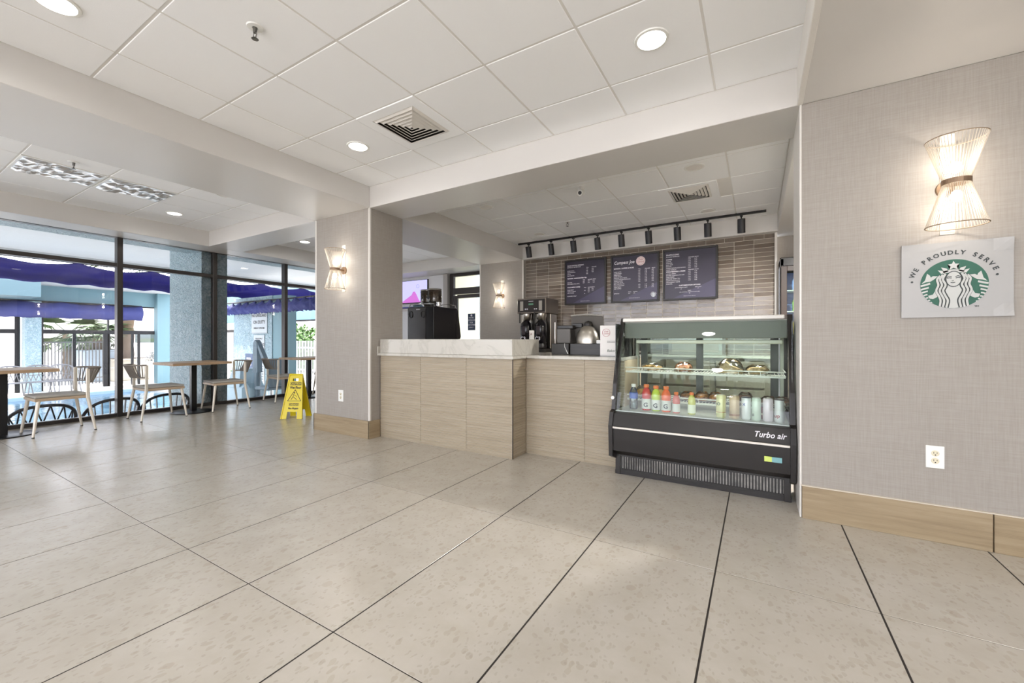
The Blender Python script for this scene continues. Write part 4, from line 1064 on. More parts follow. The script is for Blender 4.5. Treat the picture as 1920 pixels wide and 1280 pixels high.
# register on the cash drawer
CD = thing('cash_drawer', 'black cash drawer under the register', 'cash drawer', (-1.44, 4.02, CZ))
MB().box(-.185, .185, -.15, .16, .0, .115, .004).build('body', M_BLACK, CD); MB().box(-.175, .175, .16, .168, .02, .105, .003).build('drawer_front', DK, CD); MB().box(-.18, .18, -.156, -.149, .055, .06).build('seam', DK, CD)
CD2 = thing('cable_box', 'low black box left of the cash drawer, with a white cable', 'box', (-1.735, 4.02, CZ))
MB().box(-.095, .095, -.15, .13, .0, .113, .004).build('body', mat('charcoal_plastic', (48, 46, 44), .45), CD2); MB().tube([(.05, -.15, .115), (.055, -.157, .08), (.075, -.158, .04), (.09, -.157, .01)], .004, 6).build('cable', M_WHITE, CD2)
RG = thing('register', 'register seen from behind, with a round silver back', 'cash register', (-1.47, 4.0, CZ+.115))
b = MB(); b.add([(-.21, .06, .02), (.13, .06, .02), (.15, -.02, .27), (-.19, -.02, .28), (-.21, .09, .02), (.13, .09, .02), (.15, .01, .28), (-.19, .01, .29)], [(0, 1, 2, 3), (4, 7, 6, 5), (0, 4, 5, 1), (1, 5, 6, 2), (2, 6, 7, 3), (3, 7, 4, 0)]); b.build('screen_back', mat('register_grey', (92, 88, 84), .4), RG)
MB().tube([(-.19, -.02, .285), (-.02, -.032, .295), (.15, -.02, .275)], .008, 6).build('top_edge', mat('register_edge', (150, 146, 140), .4), RG)
MB().lathe([(.115, 0), (.118, .03), (.105, .10), (.07, .155), (.03, .18), (.002, .185)], 28, (0, -.05, 0), 1, .75).build('dome_back', mat('brushed_dome', (176, 170, 160), .3, metal=.9), RG)
b = MB(); b.lathe([(.04, .17), (.045, .18), (.035, .215), (.002, .23)], 16, (0, -.03, 0)); b.build('hinge_cap', M_BLACK, RG)
MB().box(.11, .16, -.10, -.06, 0, .035, .003).build('card_slot', M_WHITE, RG)
PR = thing('receipt_printer', 'square dark printer box left of the register', 'printer', (-1.71, 4.0, CZ+.115))
MB().box(-.075, .075, -.10, .08, .0, .15, .006).build('body', mat('printer_face', (86, 82, 78), .45), PR); MB().box(-.08, .095, -.08, .10, .15, .185, .005).build('lid', M_BLACK, PR); MB().box(.06, .17, -.02, .07, .16, .205, .005).build('scanner', M_BLACK, PR)
KN = thing('steam_wand', 'slim steel tap handle in front of the brewer', 'tap', (xat(1041, 4.1), 4.1, CZ))
MB().cyl((0, 0, 0), (0, 0, .2), .006).build('rod', M_STEEL, KN); MB().cyl((0, 0, .16), (0, 0, .34), .011, .007).build('grip', M_STEEL, KN); MB().cyl((0, 0, 0), (0, 0, .01), .03).build('foot', M_STEEL, KN)
ST = thing('poster_stand', 'white printed card stand beside the display case', 'poster', (xat(1150, 3.74), 3.74, CZ))
MB().box(-.125, .095, -.004, .004, .0, .285, .002).build('card', mat('card_bright', (226, 222, 218), .45), ST); MB().box(-.12, .09, -.03, .04, 0, .004).build('foot', M_CLEAR, ST)
RO = MATS['badge_rose']
MB().tube([(-.066+.036*math.cos(2*PI*i/24), -.006, .218+.036*math.sin(2*PI*i/24)) for i in range(24)], .0018, 4, closed=True).build('badge_ring', RO, ST)
text('Daily', .02, (-.066, -.0055, .223), RO, ST, align='CENTER', shear=.3); text('Grind', .022, (-.066, -.0055, .203), RO, ST, align='CENTER', shear=.3)
text('SCAN TO JOIN\nOUR REWARDS', .011, (-.02, -.0055, .135), mat('ink_grey', (120, 116, 112), .5), ST, align='CENTER')
text('Bakery', .034, (-.06, -.0055, .04), mat('ink_green2', (44, 70, 44), .5), ST, shear=.3)
# espresso machine seen from behind
EM = thing('espresso_machine', 'black bean to cup espresso machine seen from behind', 'coffee machine', (xat(790, 4.36), 4.36, CZ))
MB().box(-.25, .245, -.02, .50, .02, .615, .006).build('body', mat('machine_black', (22, 21, 24), .25), EM)
MB().box(-.235, .10, -.028, -.02, .04, .60, .003).build('back_panel', mat('machine_back', (52, 47, 46), .3), EM)
b = MB(); b.prism([(.50, .16), (.50, .60), (.53, .60), (.60, .20), (.58, .16)], -.24, .24); b.build('front_hood', M_BLACK, EM)
for x in (-.17, .06): MB().tube([(x+.035*math.cos(2*PI*i/16), -.031, .51+.045*math.sin(2*PI*i/16)) for i in range(16)], .006, 6, closed=True).build('vent_ring', M_BLACK, EM)
MB().box(-.07, .0, -.031, -.027, .575, .585).build('maker_plate', M_INKW, EM)
b = MB(); b.tube([(-.23, .0, .615), (-.23, .02, .66), (-.05, .02, .665), (.22, .02, .655), (.24, .0, .615)], .007, 6); b.tube([(.24, .0, .615), (.245, .25, .66), (.245, .46, .655), (.245, .48, .615)], .007, 6); b.build('cup_rail', M_CHROME, EM)
BEAN = pastry_mat('coffee_beans', (38, 26, 20), (92, 66, 48))
for i, (x, y) in enumerate(((-.10, .24), (.07, .20))):
    MB().lathe([(.05, .615), (.06, .65), (.095, .70), (.098, .715)], 24, (x, y, 0)).build('hopper_cone', M_STEEL, EM)
    MB().lathe([(.096, .70), (.098, .72), (.098, .86), (.09, .865)], 24, (x, y, 0)).build('bean_hopper', BEAN, EM)
    MB().lathe([(.1, .865), (.103, .87), (.1, .885), (.02, .892)], 24, (x, y, 0)).build('hopper_lid', M_CLEAR if False else M_STEEL, EM)
    MB().lathe([(.1, .69), (.1025, .695), (.1025, .885), (.1, .886)], 24, (x, y, 0), ring=False).build('hopper_glass', M_CLEAR, EM)
o = thing('milk_jug', 'chrome cup resting on top of the espresso machine', 'cup', (-3.86, 4.45, CZ+.617)); MB().lathe([(.03, 0), (.035, .02), (.028, .06), (.03, .065)], 16).build('body', M_CHROME, o); MB().tube([(.03, 0, .05), (.05, 0, .04), (.032, 0, .015)], .004, 6).build('handle', M_CHROME, o)
o = thing('blue_cloth', 'folded pale blue cloth on the machine rail', 'cloth', (-4.22, 4.42, CZ+.617)); MB().box(-.07, .05, -.03, .05, 0, .035, .01).build('fold', mat('cloth_blue', (140, 172, 196), .8), o); MB().box(-.075, .055, -.034, .0, .02, .03, .004).build('hem', mat('cloth_hem', (60, 84, 110), .8), o)
# oven on the back counter seen through the case
OV = thing('counter_oven', 'grey countertop oven seen through the case glass', 'oven', (-1.75, 6.42, .90))
MB().box(-.3, .3, -.22, .3, .02, .36, .01).build('body', M_STEEL, OV); MB().box(-.28, .28, -.226, -.219, .05, .24, .004).build('door', mat('oven_glass', (52, 52, 50), .15), OV); MB().box(-.28, .28, -.226, -.219, .27, .33, .003).build('control_strip', M_WHITE, OV)
b = MB(); [b.cyl((x, -.226, .30), (x, -.24, .30), .016) for x in (-.08, -.02)]; b.build('knobs', M_BLACK, OV)
SK = thing('ice_bin', 'grey steel bin on the back counter seen through the case glass', 'bin', (-.75, 6.42, .90)); MB().box(-.35, .35, -.2, .3, 0, .3, .01).build('body', M_STEEL, SK); MB().box(-.3, .3, -.206, -.199, .04, .2, .004).build('front_panel', mat('bin_front', (150, 146, 136), .4), SK)
# glass door cooler at the right end
CL = thing('drinks_cooler', 'black framed glass door drinks cooler beside the tile wall', 'cooler', (.62, 6.62, 0))
b = MB(); b.box(-.36, .36, .03, .42, 0, .12); b.box(-.36, .36, .36, .40, .12, 2.2); b.box(-.36, -.32, .0, .4, .12, 2.2); b.box(.32, .36, .0, .4, .12, 2.2); b.box(-.36, .36, 0, .4, 2.1, 2.22, .01); b.build('cabinet', M_BLACK, CL)
b = MB(); b.box(-.35, -.28, -.03, 0, .12, 2.1, .004); b.box(.28, .35, -.03, 0, .12, 2.1, .004); b.box(-.28, .28, -.03, 0, 2.03, 2.1, .004); b.box(-.28, .28, -.03, 0, .12, .2, .004); b.build('door_frame', mat('cooler_brown', (60, 48, 42), .4), CL)
MB().box(-.28, .28, -.018, -.012, .2, 2.03).build('door_glass', M_CGLASS, CL)
b = MB(); [b.box(-.31, .31, .03, .34, z-.01, z) for z in (.5, .85, 1.2, 1.5, 1.78)]; b.build('shelf', WIRE, CL)
MB().box(-.30, -.28, .02, .04, .2, 2.0).build('led_strip', mat('led_blue', (190, 205, 255), .4, emit=6), CL)
MB().box(-.31, .31, .345, .355, .12, 2.05).build('liner', mat('cooler_liner', (90, 110, 170), .5), CL)
k = 0
for z, cols in ((1.5, ((150, 205, 70), (150, 205, 70), (232, 120, 60))), (1.2, ((220, 190, 90), (232, 120, 60), (200, 60, 60))), (1.78, ((170, 200, 240), (170, 200, 240), (170, 200, 240)))):
    for i, c_ in enumerate(cols):
        x = .44+.13*i; t = thing('drink_bottle', ['lime', 'amber', 'pale'][int(z*10) % 3]+' drink bottle on the %s cooler shelf, %s' % ({1.5: 'middle', 1.2: 'lower', 1.78: 'top'}[z], ['nearest the door edge', 'second in the row', 'third in the row'][i]), 'bottle', (x, 6.70, z), 0, 'bottles in the drinks cooler')
        MB().lathe([(.034, 0), (.036, .01), (.036, .12), (.02, .18), (.014, .2)], 14).build('body', mat('cool_%d%d' % (int(z*100), i), c_, .2), t); MB().cyl((0, 0, .2), (0, 0, .222), .018, n=12).build('cap', M_WHITE, t)
# screen on the far wall
TV = thing('wall_screen', 'wall screen showing a lavender picture with a pink shape', 'screen', (-7.08, 7.29, 1.98))
MB().box(-.46, .46, -.04, 0, 0, .55, .005).build('bezel', M_BLACK, TV)
MB().box(-.45, .45, -.043, -.039, .02, .54).build('panel', mat('screen_lavender', (206, 204, 250), .4, emit=.5), TV)
b = MB(); b.prism([(.02, .02), (.16, .02), (.30, .02), (.2, .06), (.12, .2), (.06, .28), (.0, .27), (-.04, .2), (-.2, .12), (-.4, .02)], -.046, -.043, 'y'); b.build('picture_shape', mat('screen_pink', (214, 120, 214), .4, emit=.45), TV)
for x, z, r_ in ((.16, .40, .04), (.26, .25, .018), (.40, .23, .04)): MB().tube([(x+r_*math.cos(2*PI*i/20), -.045, z+r_*math.sin(2*PI*i/20)) for i in range(20)], .003, 4, closed=True).build('picture_ring', mat('screen_mark', (110, 120, 190), .4, emit=.5), TV)
SH = thing('wall_shelf', 'blue shelf below the wall screen', 'shelf', (-7.08, 7.29, 1.86)); MB().box(-.5, .5, -.14, 0, 0, .03, .004).build('board', mat('shelf_blue', (70, 74, 150), .4), SH); MB().box(-.4, .4, -.02, 0, -.06, 0).build('bracket', M_STEEL, SH)
# ------------------------------------------------------------------ dining tables and chairs
def make_table(label):
    t = thing('bistro_table', label, 'table', (0, 0, 0), 0, 'square wood top tables by the windows')
    MB().box(-.355, .355, -.385, .385, .735, .772, .003).build('tabletop', M_TOP, t)
    MB().box(-.036, .036, -.036, .036, .008, .735, .004).build('column', M_BMETAL, t)
    MB().box(-.12, .12, -.12, .12, .722, .735).build('mounting_plate', M_BMETAL, t)
    MB().lathe([(.27, 0), (.275, .003), (.275, .007), (.26, .012), (.04, .016)], 40).build('base_disc', M_BMETAL, t)
    return t
tb = make_table('square wood top table at the left edge of the photo'); tb.location = (-7.52, 1.075, 0)
for y, lb in ((2.955, 'square wood top table in the middle of the window row'), (4.87, 'square wood top table partly behind the wet floor sign'), (6.6, 'square wood top table at the far end, behind the column')):
    c = copy_tree(tb); c.location = (-7.52, y, 0); c['label'] = lb
CREAM = mat('chair_cream_metal', (230, 222, 208), .4, metal=.2); CUSH = mat('chair_cushion', (172, 168, 160), .75); ROPE = mat('chair_rope', (132, 124, 116), .8); CWOOD = mat('chair_wood_rail', (190, 168, 142), .5)
def make_chair():
    t = thing('dining_chair', '', 'chair', (0, 0, 0), 0, 'cream metal chairs with rope backs')
    for sx_ in (-1, 1):
        b = MB(); b.cyl((sx_*.245, .25, .008), (sx_*.205, .20, .43), .0125, .019, 8); b.build('leg', CREAM, t)
        b = MB(); b.cyl((sx_*.245, -.265, .008), (sx_*.215, -.20, .43), .0125, .019, 8); b.build('leg', CREAM, t)
        o = MB().box(sx_*.222-.011, sx_*.222+.011, -.219, -.185, .40, .765, .005).build('back_post', CREAM, t)
    for sx_ in (-1, 1):
        for sy_, yy in ((1, .25), (-1, -.265)):
            MB().cyl((sx_*.245, yy, 0), (sx_*.245, yy, .012), .013, .013, 8).build('foot_cap', M_BLACK, t)
    b = MB(); b.box(-.225, .225, -.21, .235, .405, .438, .004); b.build('seat_frame', CWOOD, t)
    MB().box(-.22, .22, -.215, .235, .439, .468, .010).build('seat_cushion', CUSH, t)
    arc = []
    for i in range(17):
        a = PI*i/16; arc.append((-.228*math.cos(a), -.205-.155*math.sin(a)**.8))
    b = MB(); b.tube([(x, y, .765) for x, y in arc], .011, 8); b.tube([(x*.97, -.2+(y+.2)*.5, .595) for x, y in arc], .009, 8); b.build('back_rail', ROPE, t)
    b = MB(); n = 28
    for i in range(n+1):
        f0 = i/n*16; f1 = min(16, max(0, f0+(.7 if i % 2 else -.7)))
        def at(f, z, s_=1): i0 = min(15, int(f)); q = f-i0; return ((arc[i0][0]*(1-q)+arc[i0+1][0]*q)*s_, (arc[i0][1]*(1-q)+arc[i0+1][1]*q) if s_ == 1 else -.2+((arc[i0][1]*(1-q)+arc[i0+1][1]*q)+.2)*.5, z)
        edge = f0 < 5 or f0 > 11
        if edge and i % 2: continue
        b.tube([at(f0, .765), at(f1, .595, .97)], .0065 if edge else .0085, 5)
        if not edge: b.tube([at(min(16, f0+.3), .765), at(min(16, f0+.3), .595, .97)], .0085, 5)
    b.build('back_cords', ROPE, t)
    return t
ch = make_chair()
CH = [(-7.28, 1.47, PI+.02, 'rope back chair facing the table at the left edge of the photo'), (-7.40, 2.48, .0, 'rope back chair on the left of the middle table'),
      (-7.38, 3.34, PI-.1, 'rope back chair on the right of the middle table'), (-7.50, 4.38, -.12, 'rope back chair on the left of the table behind the wet floor sign'),
      (-7.40, .60, 0, 'rope back chair left of the nearest window table'), (-7.5, 5.35, PI, 'rope back chair hidden beyond the column')]
for i, (x, y, rz, lb) in enumerate(CH):
    c = ch if i == 0 else copy_tree(ch)
    c.location = (x, y, 0); c.rotation_euler = (0, 0, rz); c['label'] = lb

# ------------------------------------------------------------------ wet floor sign
YEL = mat('sign_yellow', (228, 206, 20), .4); INKD = mat('sign_ink', (58, 48, 24), .5)
WF = thing('wet_floor_sign', 'yellow folding wet floor caution sign standing by the column', 'sign', (-5.70, 3.50, 0), math.radians(30))
def wf_panel(s_):
    H = .635; wb, wt = .155, .095
    b = MB(); b2 = []
    def wd(z): return wb+(wt-wb)*z/H
    rows = [(.0, .10), (.10, .53), (.53, .585), (.585, .635)]
    b.prism([(-wd(.1), .1), (wd(.1), .1), (wd(.53), .53), (-wd(.53), .53)], -.004, .004, 'y')
    b.prism([(-wd(.53), .53), (-.04, .53), (-.04, .57), (-wd(.57), .57)], -.004, .004, 'y'); b.prism([(.04, .53), (wd(.53), .53), (wd(.57), .57), (.04, .57)], -.004, .004, 'y')
    b.prism([(-wd(.57), .57), (wd(.57), .57), (wt, H), (-wt, H)], -.004, .004, 'y')
    for a0, a1 in ((-1, -.48), (.48, 1)):
        b.prism([(a0*wb, 0), (a1*wb, 0), (a1*wb*.93, .1), (a0*wd(.1), .1)], -.004, .004, 'y')
    for sx_ in (-1, 1): b.prism([(sx_*wb, 0), (sx_*wt, H), (sx_*(wt-.012), H), (sx_*(wb-.012), 0)], -.012, .008, 'y')
    a = math.radians(12)
    M = Matrix.Translation((0, -.128 if s_ > 0 else .128, 0)) @ Matrix.Rotation(-a if s_ > 0 else a, 4, 'X')
    if s_ < 0: M = M @ Matrix.Rotation(PI, 4, 'Z')
    return b.xf(M), M
b, M1 = wf_panel(1); fp = b.build('front_panel', YEL, WF); b, M2 = wf_panel(-1); bp_ = b.build('rear_panel', YEL, WF)
MB().cyl((-.09, 0, .618), (.09, 0, .618), .008).build('hinge', YEL, WF)
def wft(s_, z, size, sx=1, m=INKD, bold=.001, yy=-.0055):
    o = text(s_, size, (0, 0, 0), m, fp, align='CENTER', bold=bold, sx=sx); o.matrix_local = M1 @ Matrix.Translation((.012, yy, z)) @ Matrix.Rotation(PI/2, 4, 'X') @ Matrix.Diagonal((sx, 1, 1, 1)); return o
MB().box(-.068, .092, -.0055, -.004, .475, .515).xf(M1).build('word_band', INKD, fp); MB().box(-.055, .080, -.0055, -.004, .185, .218).xf(M1).build('word_band', INKD, fp)
wft('CAUTION', .483, .035, m=YEL, yy=-.007); wft('Wet Floor', .425, .046, .8, bold=.002); wft('CUIDADO', .191, .030, m=YEL, yy=-.007); wft('Piso Mojado', .135, .036, .8, bold=.0012)
b = MB(); tri = [(-.083, .25), (.107, .25), (.012, .41)]
for i in range(3):
    p, q = tri[i], tri[(i+1) % 3]; b.tube([(p[0], -.0055, p[1]), (q[0], -.0055, q[1])], .004, 4)
b.tube([(.0, -.0055, .35), (-.01, -.0055, .31), (.02, -.0055, .29), (.045, -.0055, .27)], .004, 4); b.tube([(-.01, -.0055, .31), (-.035, -.0055, .27)], .004, 4); b.tube([(-.005, -.0055, .335), (.03, -.0055, .325), (.04, -.0055, .305)], .003, 4); b.cyl((.005, -.004, .366), (.005, -.007, .366), .009, n=10)
b.xf(M1).build('warning_triangle', INKD, fp)

# ------------------------------------------------------------------ outside: walkway, pool, far building
GZ = -.67
DECK = mat('pool_deck', (226, 222, 216), .6, vary=.08, vscale=2)
struct(MB().box(-13.2, -8.1, -14, 6.9, GZ-.3, GZ).build('deck_near', DECK), 'pale pool deck outside the windows')
struct(MB().box(-13.2, -8.1, 6.9, 30, GZ-.3, GZ).build('deck_side', DECK), 'pale deck at the end of the pool')
struct(MB().box(-60, -19.3, -14, 45, GZ-.3, GZ).build('deck_far', DECK), 'pale deck beyond the pool')
struct(MB().box(-19.3, -13.2, 6.2, 45, GZ-.3, GZ).build('deck_end', DECK), 'pale deck right of the pool')
struct(MB().box(-19.3, -13.2, -14, 6.2, GZ-.12, GZ-.08).build('pool', M_WATER), 'swimming pool water')
COPE = mat('pool_coping', (150, 176, 196), .5)
struct(MB().box(-13.35, -13.1, -14, 6.3, GZ-.1, GZ+.02, .01).build('pool_edge', COPE)); struct(MB().box(-19.4, -19.2, -14, 6.3, GZ-.1, GZ+.02, .01).build('pool_edge', COPE))
struct(MB().box(-8.1, -8.0, -14, 7.4, GZ, 0).build('plinth_wall', DECK))
struct(MB().box(-40, 40, -40, -4.3, -.14, -.02).build('bounce_ground', mat('bounce_ground_pale', (226, 222, 216), .7)), 'unseen forecourt behind the camera')  # unseen pale ground, added to bounce sunlight up to the ceiling
struct(MB().box(-8.6, -8.02, 3.27, 3.66, GZ, 3.0).build('outer_pier', M_STUCCO), 'textured blue pier outside the glass')
struct(MB().box(-9.25, -8.6, 3.27, 3.64, GZ, 3.0).build('outer_pier', M_STUCCO), 'textured blue pier outside the glass')
SOF = mat('exterior_soffit', (192, 196, 199), .7)
struct(MB().box(-12.9, -8.0, -14, 12, 2.95, 3.1).build('walkway_soffit', SOF), 'white soffit over the outside walkway')
struct(MB().box(-8.52, -8.07, -14, 9, 2.615, 3.0).build('stucco_beam', M_STUCCO), 'textured blue beam above the windows')
struct(MB().box(-13.2, -12.9, -14, 9.6, 2.85, 3.4).build('walkway_fascia', SOF))
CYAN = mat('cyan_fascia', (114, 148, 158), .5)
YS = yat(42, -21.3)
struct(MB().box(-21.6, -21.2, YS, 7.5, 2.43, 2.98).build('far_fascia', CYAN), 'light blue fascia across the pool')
struct(MB().box(-21.6, -19.0, -14, YS, 2.43, 3.4).build('far_fascia', mat('cyan_toned_down', (86, 112, 120), .5)), 'light blue side beam across the pool')  # same cyan, darkened to offset the open sky light on this beam
struct(MB().box(-21.7, -19.0, YS, 7.5, 2.98, 3.1).build('far_soffit', SOF), 'white soffit across the pool')
struct(MB().box(-21.5, -21.3, -14, 7.5, 2.39, 2.43).build('far_rod', M_BMETAL))
struct(MB().box(-21.9, -8.3, 9.6, 9.9, 1.88, 3.3).build('end_fascia', CYAN), 'light blue fascia at the end of the courtyard')
struct(MB().box(-16.4, -8.3, 9.56, 9.6, 1.82, 1.88).build('end_rod', M_BMETAL))
struct(MB().box(-21.3, -20.95, 7.0, 7.5, GZ, 3.3).build('corner_pier', CYAN), 'light blue corner pier across the pool')
struct(MB().box(-13.2, -11.2, 6.2, 6.6, GZ, 2.3).build('notice_pier', M_STUCCO), 'blue stucco pier carrying the pool notices')
struct(MB().box(-11.2, -10.75, 6.22, 6.6, GZ, 2.3).build('notice_pier', CYAN))
def far_y(u): return yat(u, -21.3)
def post(u0, u1, z0, z1, x=-21.3, m=M_BMETAL, name='post', parent=None):
    y0, y1 = yat(u0, x), yat(u1, x); return MB().box(x-.05, x+.05, y0, y1, z0, z1, .004).build(name, m, parent)
DF = sroot('door_2', (0, 0, 0), 'black framed glazed doors across the pool')
for u0, u1, z1 in ((27, 37, 2.4), (74, 81, 2.4), (136, 142, 1.42), (193, 206, 1.42), (201, 204, 2.4), (246, 250, 1.42), (258, 262, 1.42), (294, 299, 1.42), (303, 310, 2.42)): post(u0, u1, GZ, z1, parent=DF)
for u0, u1 in ((-60, 37), (75, 310)): MB().box(-21.36, -21.24, yat(u0, -21.3), yat(u1, -21.3), 1.32, 1.46, .004).build('rail', M_BMETAL, DF)
MB().box(-21.3, -21.29, yat(82, -21.3), yat(303, -21.3), GZ+.1, 1.32).build('pane', M_GLASS, DF)
MB().box(-21.34, -21.26, yat(200, -21.3)-.02, yat(200, -21.3)+.06, .35, .55, .01).build('lever_handle', M_STEEL, DF)
ED = sroot('door_3', (0, 0, 0), 'black framed doors at the end of the courtyard')
for u0, u1, z1 in ((418, 424, 1.9), (440, 447, 1.5), (462, 466, 1.9)): MB().box(xat(u0, 9.7), xat(u1, 9.7), 9.65, 9.75, GZ, z1).build('post', M_BMETAL, ED)
MB().box(xat(416, 9.7), xat(466, 9.7), 9.66, 9.74, 1.44, 1.56).build('rail', M_BMETAL, ED)
struct(MB().box(-21.7, -20.9, yat(41, -21.3), yat(72, -21.3), GZ, 2.43).build('far_pier', M_STUCCO), 'blue stucco pier across the pool')
# awnings
AWN = mat('awning_blue', (62, 60, 148), .7, vary=.15, vscale=2, transl=.35)
AWN2 = mat('awning_faded', (56, 62, 122), .7, vary=.1, vscale=2)
def awning(name, label, p0, p1, zt, zb, m, swags, out, sag=.05, puff=.16):
    t = thing('awning', label, 'awning', (0, 0, 0), 0, 'blue fabric awnings')
    p0 = Vector(p0); p1 = Vector(p1); d = (p1-p0); n_ = 8; N_ = swags*8
    o_ = Vector(out); vs = []
    for i in range(N_+1):
        a = i/N_; f = (i % 8)/8; sw = math.sin(PI*f)
        for j in range(n_+1):
            q = j/n_; z = zt+(zb-zt)*q-sag*sw*(1-q)-sag*.5*math.sin(i*1.7)*q*.4
            off = puff*math.sin(PI*min(1, q*1.05))*(.75+.25*sw)+.03*math.sin(i*2.3+q*5)
            P_ = p0+d*a+o_*off; vs.append((P_.x, P_.y, z))
    b = MB(); b.add(vs, [(i*(n_+1)+j, (i+1)*(n_+1)+j, (i+1)*(n_+1)+j+1, i*(n_+1)+j+1) for i in range(N_) for j in range(n_)], True)
    o = b.build('canopy', m, t, fix=False); md = o.modifiers.new('s', 'SOLIDIFY'); md.thickness = .01
    MB().tube([(p0.x, p0.y, zt), (p1.x, p1.y, zt)], .02, 6).build('rod', M_BMETAL, t)
    return t
awning('a', 'dark blue swagged awning across the near walkway edge', (-13.0, -1, 0), (-13.0, 9.5, 0), 2.82, 2.33, AWN, 8, (-1, 0, 0), .10, .25)
awning('b', 'faded blue awning below the far light blue fascia', (-20.9, -2, 0), (-20.9, yat(266, -20.9), 0), 2.42, 1.86, AWN2, 8, (1, 0, 0), .06, .25)
awning('c', 'gathered blue awning over the pool notices', (-14.6, 6.12, 0), (-8.4, 6.12, 0), 2.17, 1.84, mat('awning_mid', (58, 64, 128), .7), 16, (0, -1, 0), .10, .16)
# notices
def notice(x0, x1, z0, z1, label, m, lines, y=6.195, ink=M_BUTTON):
    xc = (x0+x1)/2; t = thing('pool_notice', label, 'sign', (xc, y, z0)); MB().box(x0-xc, x1-xc, -.01, 0, 0, z1-z0, .003).build('board', m, t)
    for s_, sz, z in lines: text(s_, sz, (0, -.012, z), ink, t, align='CENTER', bold=sz*.02)
    MB().box(x0-xc+.02, x1-xc-.02, -.0115, -.0105, .015, .02).build('border_line', ink, t)
    return t
PW = mat('notice_white', (190, 196, 200), .5)
X = lambda u: xat(u, 6.19)
notice(X(472), X(501), 1.28, 1.96, 'upper white notice reading NO LIFEGUARD ON DUTY', PW, [('NO LIFEGUARD', .105, .46), ('ON DUTY', .13, .27), ('SWIM AT OWN RISK', .06, .13)])
notice(X(476), X(496), .62, 1.24, 'middle white notice reading NO DIVING ALLOWED', PW, [('WALK ONLY', .06, .50), ('NO DIVING', .10, .33), ('ALLOWED', .11, .16), ('IN POOL AREA', .045, .05)])
notice(X(476), X(496), -.25, .6, 'lower white notice of small printed pool rules', PW, [('POOL RULES', .07, .72)]+[('NO GLASS OR PETS IN POOL', .035, .62-.07*k) for k in range(8)])
notice(X(460), X(474), .15, .72, 'small blue notice left of the pool rules', mat('notice_navy', (78, 92, 120), .5), [('POOL\nHOURS\n9 TO 9', .085, .40)], ink=M_INKW)
# pool lift
PL = thing('pool_lift', 'grey pool lift chair with a folded arm by the blue pier', 'pool lift', (-10.4, 5.35, GZ), .1)
LG = mat('lift_grey', (112, 130, 142), .5); LB = mat('lift_cover', (168, 192, 204), .6)
MB().box(-.75, .1, -.3, .3, 0, .75, .12).build('cover', LB, PL)
b = MB(); b.add([(-.7, -.28, .6), (-.15, -.28, .6), (-.15, .28, .6), (-.7, .28, .6), (-.45, -.25, 1.08), (-.15, -.25, 1.08), (-.15, .25, 1.08), (-.45, .25, 1.08)], [(0, 3, 2, 1), (4, 5, 6, 7), (0, 1, 5, 4), (1, 2, 6, 5), (2, 3, 7, 6), (3, 0, 4, 7)]); b.build('shield', LB, PL)
b = MB(); b.prism([(.0, 1.0), (.18, 1.0), (.16, 1.72), (.08, 1.78), (.02, 1.7)], -.06, .06, 'y'); b.prism([(.08, 1.76), (.16, 1.72), (.5, 1.2), (.42, 1.14)], -.05, .05, 'y'); b.cyl((.1, 0, 0), (.1, 0, 1.1), .07); b.build('arm', LG, PL)
b = MB(); b.box(.35, .85, -.25, .25, .62, .70, .03); b.box(.8, .88, -.25, .25, .70, 1.35, .03); b.build('seat', LG, PL); MB().cyl((.6, 0, 0), (.6, 0, .62), .04).build('seat_post', M_CHROME, PL)
# outdoor chairs near the glass
OB = mat('outdoor_black', (26, 28, 40), .4)
def barrel_chair(name, label, lattice=False, w_=.32, m=OB, grp='black slatted chairs outside the glass', hh=.90):
    t = thing(name, label, 'chair', (0, 0, GZ), 0, grp)
    arc = []; n = 22
    for i in range(n+1):
        a = PI*i/n; arc.append((-w_*math.cos(a), -.22*math.sin(a), hh-.25*(1-math.sin(a))**1.3))
    MB().tube(arc, .022, 8).build('back_rail', m, t)
    b = MB()
    if not lattice:
        for i in range(3, n-2, 2): x, y, z = arc[i]; b.tube([(x, y, z), (x*.82, y*.82, .42)], .016, 4, flat=(.006, .024))
    else:
        for i in range(3, n-2, 3):
            for dj in (-3, 3):
                j = min(n-2, max(2, i+dj)); b.tube([arc[i], (arc[j][0]*.85, arc[j][1]*.85, .46)], .009, 5)
        b.tube([(x*.9, y*.9, .64) for x, y, z in arc[3:-3]], .008, 5)
    b.build('back_slats', m, t)
    b = MB(); b.tube([(x*.85, y*.85, .43) for x, y, z in arc], .015, 6); b.box(-w_*.85, w_*.85, -.12, .28, .42, .45, .01); b.build('seat', m, t)
    for sx_ in (-1, 1):
        for sy_ in (-.14, .26): MB().cyl((sx_*w_*.75, sy_, .42), (sx_*w_*.9, sy_*1.15, 0), .016, .014, 8).build('leg', m, t)
    return t
bc_ = barrel_chair('patio_chair', 'black slatted patio chair left of the second mullion')
LST = [(132, -8.75, 'x'), (206, -8.55, 'black slatted patio chair behind the window mullion'), (245, -8.7, 'black slatted patio chair just right of the window mullion'), (325, -8.65, 'black slatted patio chair beside the blue pier'), (12, -8.7, 'black slatted patio chair at the left edge of the photo')]
bc_.location = (-8.42, 2.25, GZ); bc_.rotation_euler = (0, 0, PI/2+.1); bc_['label'] = LST[1][2]
for y_, x, lb, rz in ((2.91, -8.42, LST[3][2], PI/2), (.84, -8.42, LST[4][2], PI/2+.1)):
    c = copy_tree(bc_); c.location = (x, y_, GZ); c.rotation_euler = (0, 0, rz); c['label'] = lb
